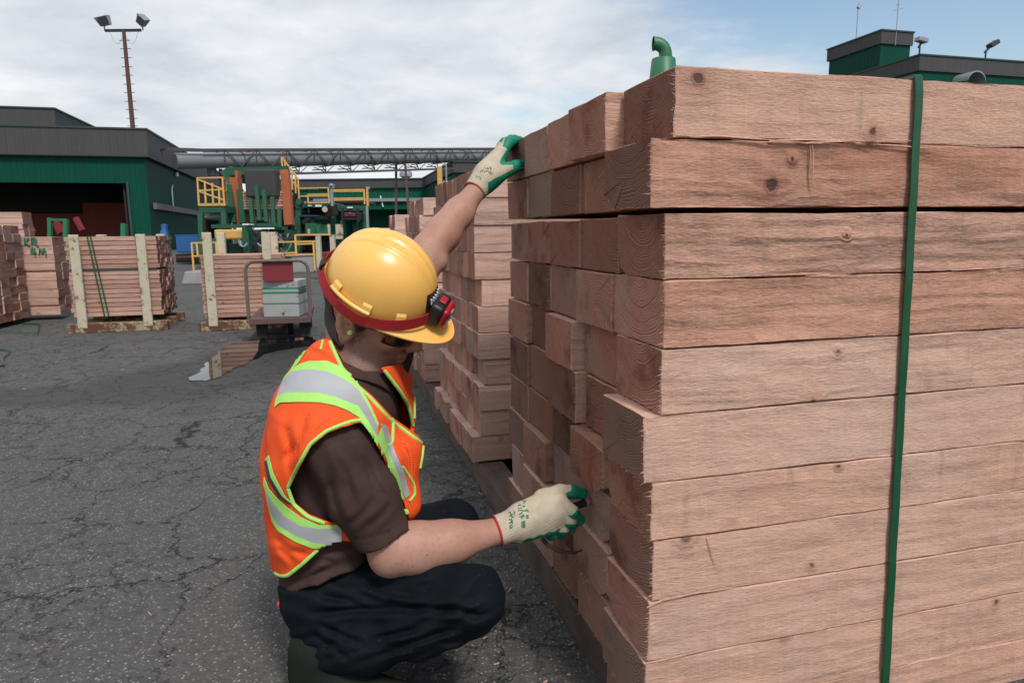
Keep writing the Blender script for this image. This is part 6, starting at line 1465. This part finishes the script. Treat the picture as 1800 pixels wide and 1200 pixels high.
        m = MB(); lo_ = [dome(sgn*t, math.pi/2-.10, .006) for t in np.linspace(1.42, 2.22, 14)]; m.tube([L(p) for p in lo_], .0045, 8); m.build('slot_rail', M_HAT, hat)
    # red elastic of the headlamp
    n = NT('red_elastic'); c = n.coord('Object'); w = n.noise(c, 700, 2); dk = n.noise(c, 38, 5, .7)
    M_EL = n.fin(n.mix(n.map(dk, .5, .75, 0, .5), n.mix(w, (.30, .008, .012), (.40, .014, .018)), (.08, .01, .01)), .75, n.bump(w, .3, .001))
    m = MB(); vs = []; N_ = 160
    for j in range(N_+1):
        th = 2*math.pi*j/N_; c_ = math.cos(th); s_ = abs(math.sin(th)); zc = .017*max(0, c_)+.002*max(0, -c_)-.003*s_**4
        for dz in (-.0115, .0115):
            z = zc+dz-.003*s_**4; ph = math.pi/2-max(-.02, min(.2, z/.15)); ex = .0105 if z < .008 else .0065
            p = dome(th, min(ph, math.pi/2), ex); p[2] = cz+z+.004; vs.append(p)
            vs.append(p*1.0+np.array([math.cos(th), math.sin(th), 0])*.0014)
    for j in range(N_): pass
    f_ = []
    for j in range(N_): a = j*4; b = a+4; f_ += [(a+1, b+1, b+3, a+3), (a, a+2, b+2, b), (a+2, a+3, b+3, b+2), (a, b, b+1, a+1)]
    m.add([L(v) for v in vs], f_, 0, True); m.build('headlamp_strap', M_EL, hat)
    m = MB(); q = [dome(t, math.pi/2-.09, .010) for t in np.linspace(math.pi*.86, math.pi*.92, 4)]; m.tube([L(p) for p in q], .011, 8, flat=.4); m.build('strap_buckle', M_BLK, hat)
    # headlamp
    n = NT('lamp_red_plastic'); M_LR = n.fin((.36, .012, .018), .35); n = NT('lamp_lens'); M_LN = n.fin((.55, .56, .58), .12, metal=.6); n = NT('lamp_black'); M_LB = n.fin((.012, .012, .013), .45)
    ct = np.array([cx+A+.022, .004, cz+.030])
    def ellm(c_, r, seg=20, rings=12):
        v_ = []; f_ = []
        for i in range(rings+1):
            for j in range(seg):
                a, b = math.pi*i/rings, 2*math.pi*j/seg; d = np.array([math.cos(a), math.sin(a)*math.cos(b), math.sin(a)*math.sin(b)]); d = np.sign(d)*np.abs(d)**.8; v_.append(c_+d*np.array(r))
        for i in range(rings):
            for j in range(seg): f_.append((i*seg+j, i*seg+(j+1) % seg, (i+1)*seg+(j+1) % seg, (i+1)*seg+j))
        return [L(p) for p in v_], f_
    def lbox(name, lo, hi, mat, bev, par=hat, taper=1.0):
        m = MB(); lo, hi = np.array(lo), np.array(hi); mid = (lo+hi)/2; v_ = []
        for x in (0, 1):
            for y, z in ((0, 0), (1, 0), (1, 1), (0, 1)):
                q = np.array([(lo, hi)[x][0], (lo, hi)[y][1], (lo, hi)[z][2]])
                if x: q[1:] = mid[1:]+(q[1:]-mid[1:])*taper
                v_.append(L(ct+q))
        m.add(v_, [(0, 3, 2, 1), (4, 5, 6, 7), (0, 1, 5, 4), (1, 2, 6, 5), (2, 3, 7, 6), (3, 0, 4, 7)], 0, True)
        o = m.build(name, mat, par, bevel=bev); o.modifiers['bevel'].segments = 4; o.modifiers['bevel'].limit_method = 'NONE'; return o
    lbox('headlamp_body', (-.026, -.029, -.026), (.003, .029, .024), M_LB, .009)
    lbox('headlamp_front', (.001, -.0265, -.024), (.015, .0265, .022), M_LR, .0075, taper=.86)
    lbox('headlamp_lens', (.012, -.019, -.0195), (.0175, .019, -.001), M_LN, .0022, taper=.9)
    for yy in (-.010, .0, .010):
        m = MB(); v_, f_ = ellm(ct+np.array([.0178, yy, -.0105]), (.0016, .0036, .0042), 12, 6); m.add(v_, f_, 0, True); n = NT('led_chip'); m.build('headlamp_led', n.fin((.78, .78, .72), .15), hat)
    m = MB(); v_, f_ = ellm(ct+np.array([.0145, .0, .0085]), (.0035, .0095, .0075), 16, 8); m.add(v_, f_, 0, True); m.build('headlamp_switch', M_STEEL, hat)
    lbox('headlamp_tab', (-.016, -.011, .0242), (-.002, .011, .0285), M_LR, .0014)
    m = MB()
    for i in range(5):
        p = dome(-.10+.085*i, math.pi/2-.47+.012*i, .004); q = dome(-.12+.085*i, math.pi/2-.30+.012*i, .006); m.bar(L(p), L(q), .0035, .003)
    m.build('strap_marking', M_WHT, hat)
    m = MB(); v1 = [dome(t, math.pi/2-.52, .002) for t in np.linspace(-.2, .35, 8)]; v2 = [dome(t, math.pi/2-.22, .003) for t in np.linspace(-.2, .35, 8)]
    m.add([L(p) for p in v1+v2], [(i, i+1, 9+i, 8+i) for i in range(7)], 0, True); m.build('top_strap_base', M_LB, hat)
    # chin-strap harness edge: dark suspension band under the rim
    m = MB(); vs = []; f_ = []
    for j in range(81):
        th = 2*math.pi*j/80
        for z, sc in ((-.016, .90), (.006, .93)): vs.append(np.array([cx+math.cos(th)*A*sc, math.sin(th)*Bw*sc*.93, cz+z]))
    for j in range(80): f_.append((2*j, 2*j+2, 2*j+3, 2*j+1))
    m.add([L(v) for v in vs], f_, 0, True); o = m.build('suspension_band', M_LB, hat); sm = o.modifiers.new('solid', 'SOLIDIFY'); sm.thickness = .002
    hat_on[0] = False
    # safety glasses
    g_e = None; m = MB(); vs = []; f_ = []; NA, NZ = 36, 8
    for i in range(NA+1):
        a = -1.25+2.5*i/NA
        for j in range(NZ+1):
            t = j/NZ; top_, botm = .036, -.004-.013*abs(math.cos(a*1.2))*(1 if abs(a) > .14 else .1); r = .064
            vs.append(np.array([.040+math.cos(a)*.074-.004*(1-t), math.sin(a)*.074, botm+(top_-botm)*t]))
    for i in range(NA):
        for j in range(NZ): f_.append((i*(NZ+1)+j, (i+1)*(NZ+1)+j, (i+1)*(NZ+1)+j+1, i*(NZ+1)+j+1))
    m.add([L(v) for v in vs], f_, 0, True); n = NT('dark_lens'); M_DL = n.fin((.010, .008, .008), .08, spec=.6)
    gl = m.build('safety_glasses', M_DL, person); sm = gl.modifiers.new('solid', 'SOLIDIFY'); sm.thickness = .0022
    for sgn in (1, -1):
        m = MB(); m.tube([L(p) for p in ((.066, sgn*.067, .025), (.040, sgn*.077, .023), (.010, sgn*.082, .018), (-.010, sgn*.083, .012))], [.006, .0055, .0045, .003], 8, flat=.5); m.build('temple', M_LB, gl)
        m = MB(); m.tube([L((.0015, sgn*.083, -.001)), L((.001, sgn*.092, .0)), L((.0005, sgn*.0955, .0))], [.0042, .0052, .003], 10); n = NT('earplug_foam'); m.build('earplug', n.fin((.58, .72, .20), .8), person)
def marker_pen():
    tip = J(1042, 878, 1.535); back = J(988, 898, 1.488); d = tip-back; Ln = np.linalg.norm(d); d /= Ln
    e = empty('marker_pen', tuple(back)); tag(e, 'marking crayon holder with a pink tip held in the right glove', 'marker')
    B = np.zeros(3)
    MB().tube([tuple(B-d*.03), tuple(B+d*(Ln-.024))], .0085, 14).build('barrel', M_BLK, e)
    MB().tube([tuple(d*(Ln-.0238)), tuple(d*(Ln-.015))], [.0090, .0086], 14).build('ferrule', M_STEEL, e)
    n = NT('pink_crayon'); MB().tube([tuple(d*(Ln-.0148)), tuple(d*(Ln-.004)), tuple(d*Ln)], [.0080, .0078, .005], 14).build('crayon_tip', n.fin((.85, .02, .13), .5), e)
    pts = [J(953, 946, 1.515), J(962, 957, 1.515), J(978, 966, 1.518), J(995, 970, 1.522), J(1010, 971, 1.526), J(1024, 966, 1.53)]
    MB().tube([tuple(p-back) for p in pts], [.0052, .0052, .0046, .0040, .0034, .0016], 8, flat=.6).build('lanyard', paint('brown_leather', (.035, .018, .012), .6), e)
person = build_person()
marker_pen()
